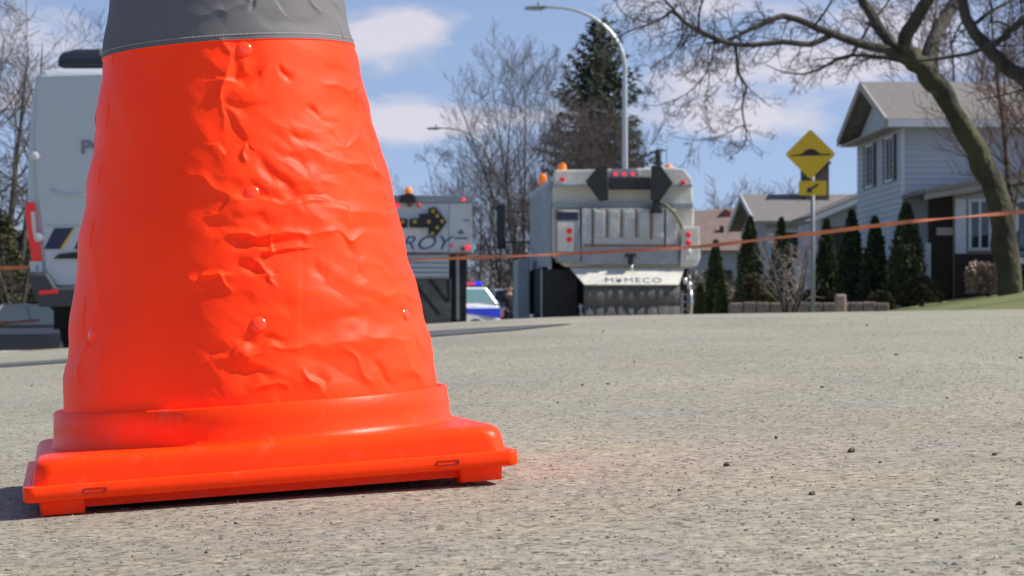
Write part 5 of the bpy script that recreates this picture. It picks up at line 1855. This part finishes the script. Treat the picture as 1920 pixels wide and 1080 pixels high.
tree_simple('bare tree with open crown right behind the distant street lamp', 945, 92, 600, 320, 25, M_TWIG, nstem=5, fan=.40, trunk_r=.10, lev=3, nb=(5, 6, 5), spread=.8, group=GB_, first=.1)
tree_simple('bare tree rising behind the arrow truck roof', 805, 118, 600, 310, 26, M_TWIGG, nstem=4, fan=.28, trunk_r=.12, lev=3, nb=(5, 5, 4), spread=.8, group=GB_, first=.2)
tree_simple('large bare tree with a pale twiggy crown beyond the police van', 5, 72, 600, -60, 27, M_TWIGG, nstem=3, fan=.20, trunk_r=.26, lev=3, nb=(8, 8, 6), spread=.8, group=GB_, first=.2)
tree_simple('dark bare tree low behind the police van', 40, 66, 600, 260, 28, M_TWIG, nstem=2, fan=.35, trunk_r=.14, lev=3, nb=(6, 6, 5), spread=.9, group=GB_, first=.1)
tree_simple('reddish bare tree behind the big leaning tree', 1800, 84, 600, -80, 29, M_TWIGB, nstem=5, fan=.22, trunk_r=.2, lev=3, nb=(6, 6, 5), spread=.6, group=GB_, first=.25, up=.08)
tree_simple('reddish bare tree close before the white house, at the edge past the big trunk', 1925, 60, 600, -120, 30, M_TWIGB, nstem=5, fan=.13, trunk_r=.14, lev=3, nb=(7, 6, 5), spread=.6, group=GB_, first=.2, up=.08)
tree_simple('small pale bare tree with forked trunk in the garden beside the sign pole', 1485, 57, 600, 425, 31, mat('pale_branches', (.30, .24, .21), .9), nstem=4, fan=.45, trunk_r=.09, lev=2, nb=(5, 5, 4), spread=.8, group=GB_, first=.2, rmin=.006)
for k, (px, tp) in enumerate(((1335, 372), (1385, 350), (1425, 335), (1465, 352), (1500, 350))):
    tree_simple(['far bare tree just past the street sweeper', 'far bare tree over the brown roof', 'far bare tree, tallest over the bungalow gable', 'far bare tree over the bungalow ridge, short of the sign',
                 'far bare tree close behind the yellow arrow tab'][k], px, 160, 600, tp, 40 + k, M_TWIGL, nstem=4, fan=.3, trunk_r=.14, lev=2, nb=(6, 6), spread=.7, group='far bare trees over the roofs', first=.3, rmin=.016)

# spruce
X, Y = (1124 - 960) / F * 104, 104.0
g = gzf(X, Y)
H = (600 - 28) / F * Y - g
sp_ = thing('spruce', 'tall dark green spruce behind the lamp post and sweeper', 'tree', (X, Y, g), 0)
M_NEED = mat('spruce_needles', (.034, .062, .030), .9, vscale=1.2, color2=(.075, .075, .036), island=.45)
MB().tube([(0, 0, 0), (0.05, 0, H * .5), (0, 0, H - .2)], [.22, .14, .02], 8).build('trunk', M_BARK, sp_, smooth=True)
rg3 = random.Random(3)
b = MB()
z = 1.2
while z < H - .1:
    t = 1 - z / H
    L_ = 3.9 * (t ** .60) * rg3.uniform(.75, 1.12)
    nbr = 10 if t > .15 else 6
    for k in range(nbr):
        a = 6.28 * (k + rg3.random() * .8) / nbr
        Lb = L_ * rg3.uniform(.65, 1.15)
        rise = .30 if t < .3 else .0
        n = max(4, int(Lb / .13))
        for i in range(n):
            s = (i + .5) / n
            if s < .15:
                continue
            c = Vector((math.cos(a) * Lb * s, math.sin(a) * Lb * s, z - .30 * Lb * s + (.34 + rise) * Lb * s * s))
            for _ in range(5):
                d = Vector((math.cos(a), math.sin(a), 0)) * rg3.uniform(.2, 1) + Vector((rg3.uniform(-1, 1), rg3.uniform(-1, 1), rg3.uniform(-.9, .25)))
                d = d.normalized() * rg3.uniform(.12, .30)
                w_ = d.cross(Vector((rg3.uniform(-1, 1), rg3.uniform(-1, 1), rg3.uniform(-1, 1)))).normalized() * rg3.uniform(.025, .06)
                c2 = c + Vector((rg3.uniform(-1, 1), rg3.uniform(-1, 1), rg3.uniform(-1, .5))) * .08
                b.add([c2 - w_, c2 + w_, c2 + d + w_ * .3, c2 + d - w_ * .3], [(0, 1, 2, 3)])
    z += .17 + .12 * t
b.build('crown', M_NEED, sp_)

# cedars
M_CED = mat('cedar_foliage', (.032, .055, .020), .95, vscale=1.6, color2=(.085, .105, .038), island=.6)
M_CEDL = mat('yellow_green_foliage', (.10, .13, .03), .95, vscale=2, color2=(.18, .19, .05), island=.4)


def leafy(name, label, cat, X, Y, g, H, R_, seed, m, shape='cone', n=5200, leaf=.075, group=None, sq=1.0):
    rg = random.Random(seed)
    t = thing(name, label, cat, (X, Y, g), 0, group)
    MB().tube([(0, 0, -.1), (0, 0, H * .6)], [.06, .03], 6).build('trunk', M_BARK, t)
    b = MB()
    for _ in range(n):
        s = rg.random()
        a = rg.uniform(0, 6.283)
        if shape == 'cone':
            prof = min(1.0, (s / .14) ** .5) * (1 - max(0, (s - .12) / .88) ** 1.5) ** .85
            lump = 1 + .16 * math.sin(a * 3 + s * 9 + seed) + .14 * math.sin(a * 5 - s * 23 + seed) + .08 * math.sin(a * 11 + s * 47)
            rr = R_ * prof * lump * (rg.uniform(.70, 1.02) if rg.random() > .06 else rg.uniform(1.0, 1.22))
            c = Vector((rr * math.cos(a), rr * math.sin(a), H * s))
            up_ = .9
        else:
            u = rg.uniform(-.35, 1)
            q_ = math.sqrt(max(0, 1 - u * u)) if shape == 'ball' else (1 if u < .8 else .8)
            lump = 1 + .14 * math.sin(a * 4 + seed) + .08 * math.sin(a * 9 + u * 7)
            rr = R_ * q_ * lump * rg.uniform(.6, 1.03)
            c = Vector((rr * math.cos(a), rr * math.sin(a) * sq, H * (u + .35) / 1.35 * rg.uniform(.85, 1.03)))
            up_ = .4
        d = Vector((math.cos(a), math.sin(a), 0)) * .5 + Vector((rg.uniform(-.7, .7), rg.uniform(-.7, .7), up_ * rg.uniform(.3, 1.2)))
        d = d.normalized() * leaf * rg.uniform(.7, 1.6)
        w_ = d.cross(Vector((rg.uniform(-1, 1), rg.uniform(-1, 1), rg.uniform(-1, 1)))).normalized() * leaf * rg.uniform(.3, .6)
        b.add([c - w_, c + w_, c + d + w_ * .4, c + d - w_ * .4], [(0, 1, 2, 3)])
    b.build('crown', m, t)
    return t


cg = 'narrow cedars in front of the houses'
for k, (px, Y, top, w, lab) in enumerate(((1342, 86, 453, 36, 'slim dark cedar nearest the street sweeper'), (1407, 80, 408, 50, 'broad green cedar between the slim cedar and the small bare tree'),
                                          (1550, 76, 414, 38, 'dark cedar just right of the sign pole'), (1597, 72, 397, 48, 'dark pointed cedar at the far corner of the white house'),
                                          (1641, 68, 410, 42, 'middle cedar before the gable wall of the white house'), (1700, 64, 381, 62, 'tallest widest cedar at the near corner of the white house'))):
    X = (px - 960) / F * Y
    zb_ = min(gzf(X, Y), (600 - 560) / F * Y)
    leafy('cedar', lab, 'tree', X, Y, zb_, (600 - top) / F * Y - zb_, w / F * Y / 2 * 1.12, 60 + k, M_CED, n=6000, group=cg)
for k, (px, Y, top, w, lab, m_) in enumerate(((1312, 70, 536, 20, 'little yellow-green conifer beside the street sweeper wheel', M_CEDL), (1352, 72, 528, 22, 'little yellow-green conifer at the foot of the slim dark cedar', M_CEDL),
                                              (1465, 84, 410, 46, 'green conifer behind the small bare tree', M_CED), (1600, 79, 440, 40, 'conifer squeezed between two cedars by the garage', M_CED))):
    X = (px - 960) / F * Y
    leafy('conifer', lab, 'tree', X, Y, gzf(X, Y), (600 - top) / F * Y - gzf(X, Y), w / F * Y / 2 * 1.1, 70 + k, m_, n=3500)
M_DRY = mat('dry_hedge_twigs', (.26, .19, .15), .95, vscale=3, color2=(.36, .28, .22), island=.3)
M_BUSH = mat('dark_bush_leaves', (.05, .045, .022), .95, vscale=2, color2=(.10, .09, .035), island=.4)
for (px, Y, top, w, base, m_, sh, lab, nm_) in ((1728, 60, 520, 74, 562, M_BUSH, 'ball', 'round dark bush on the lawn at the foot of the tallest cedar', 'bush'),
                                                (1853, 58, 492, 80, 550, M_DRY, 'box', 'clipped beige leafless hedge under the white house window', 'hedge'),
                                                (1456, 62, 552, 40, 596, M_CEDL, 'ball', 'small yellow-green bush behind the garden wall', 'bush'),
                                                (1415, 66, 515, 60, 590, M_BUSH, 'ball', 'brown-green bush under the broad green cedar', 'bush'),
                                                (1530, 66, 540, 60, 590, M_BUSH, 'ball', 'dark bush behind the foot of the sign pole', 'bush'),
                                                (1650, 63, 548, 50, 585, M_BUSH, 'ball', 'low dark bush under the middle cedar', 'bush')):
    X = (px - 960) / F * Y
    g = min((600 - base) / F * Y, gzf(X, Y) + .1)
    leafy(nm_, lab, nm_, X, Y, g, (600 - top) / F * Y - g, w / F * Y / 2, int(px), m_, sh, n=3500, leaf=.06, sq=.7)
# dark shrubbery behind the van on the left
for k, (px, Y, top, w, lab, m_) in enumerate(((-10, 70, 395, 120, 'large dark shrub at the left edge behind the parked car', M_BUSH), (45, 74, 440, 110, 'dark shrub between the parked car and the police van', M_CED), (120, 72, 430, 120, 'dark shrub hidden mostly by the police van', M_CED))):
    X = (px - 960) / F * Y
    leafy('shrub', lab, 'shrub', X, Y, gzf(X, Y), (600 - top) / F * Y - gzf(X, Y), w / F * Y / 2, 80 + k, m_, 'ball', n=5200, leaf=.11)

# the far-off bare wood and brush, one mass
rg4 = random.Random(12)
lst = []
for i in range(420):
    Y = rg4.uniform(150, 230)
    px = rg4.uniform(60, 1560)
    X = (px - 960) / F * Y
    H = rg4.uniform(3.0, 7.0) * (1.25 if px < 200 else 1)
    g = gzf(X, Y)
    for s in range(3):
        pts, rad = wander((X + rg4.uniform(-.6, .6), Y, g), (rg4.uniform(-.4, .4), 0, 1), H, .05, .015, 5, rg4, .12, .02)
        lst.append((pts, rad))
        for k in range(7):
            j = rg4.randint(1, 4)
            nd = Vector((rg4.uniform(-1, 1), rg4.uniform(-1, 1), rg4.uniform(.3, 1.2)))
            p2, r2 = wander(pts[j], nd, H * .28, .022, .010, 3, rg4, .2)
            lst.append((p2, r2))
b = MB()
for pts, rad in lst:
    b.tube(pts, rad, 3, cap=False)
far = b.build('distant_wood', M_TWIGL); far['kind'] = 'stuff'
b = MB()
M_BRUSH = mat('brown_brush', (.13, .105, .075), .95, vscale=.6, color2=(.22, .18, .135), island=.35)
for i in range(26000):
    Y = rg4.uniform(112, 135)
    px = rg4.choice((rg4.uniform(700, 1060), rg4.uniform(1250, 1560), rg4.uniform(-120, 260)))
    X = (px - 960) / F * Y
    g = gzf(X, Y)
    hmax = 2.6 + .9 * math.sin(X * 1.1) + .5 * math.sin(X * 2.7 + 1)
    c = Vector((X, Y, g + rg4.random() ** .8 * hmax))
    d = Vector((rg4.uniform(-1, 1), rg4.uniform(-1, 1), rg4.uniform(0, 1.4))).normalized() * rg4.uniform(.15, .4)
    w_ = d.cross(Vector((0, 1, 0))).normalized() * rg4.uniform(.02, .06)
    b.add([c - w_, c + w_, c + d + w_ * .4, c + d - w_ * .4], [(0, 1, 2, 3)])
br_ = b.build('brush', M_BRUSH); br_['kind'] = 'stuff'
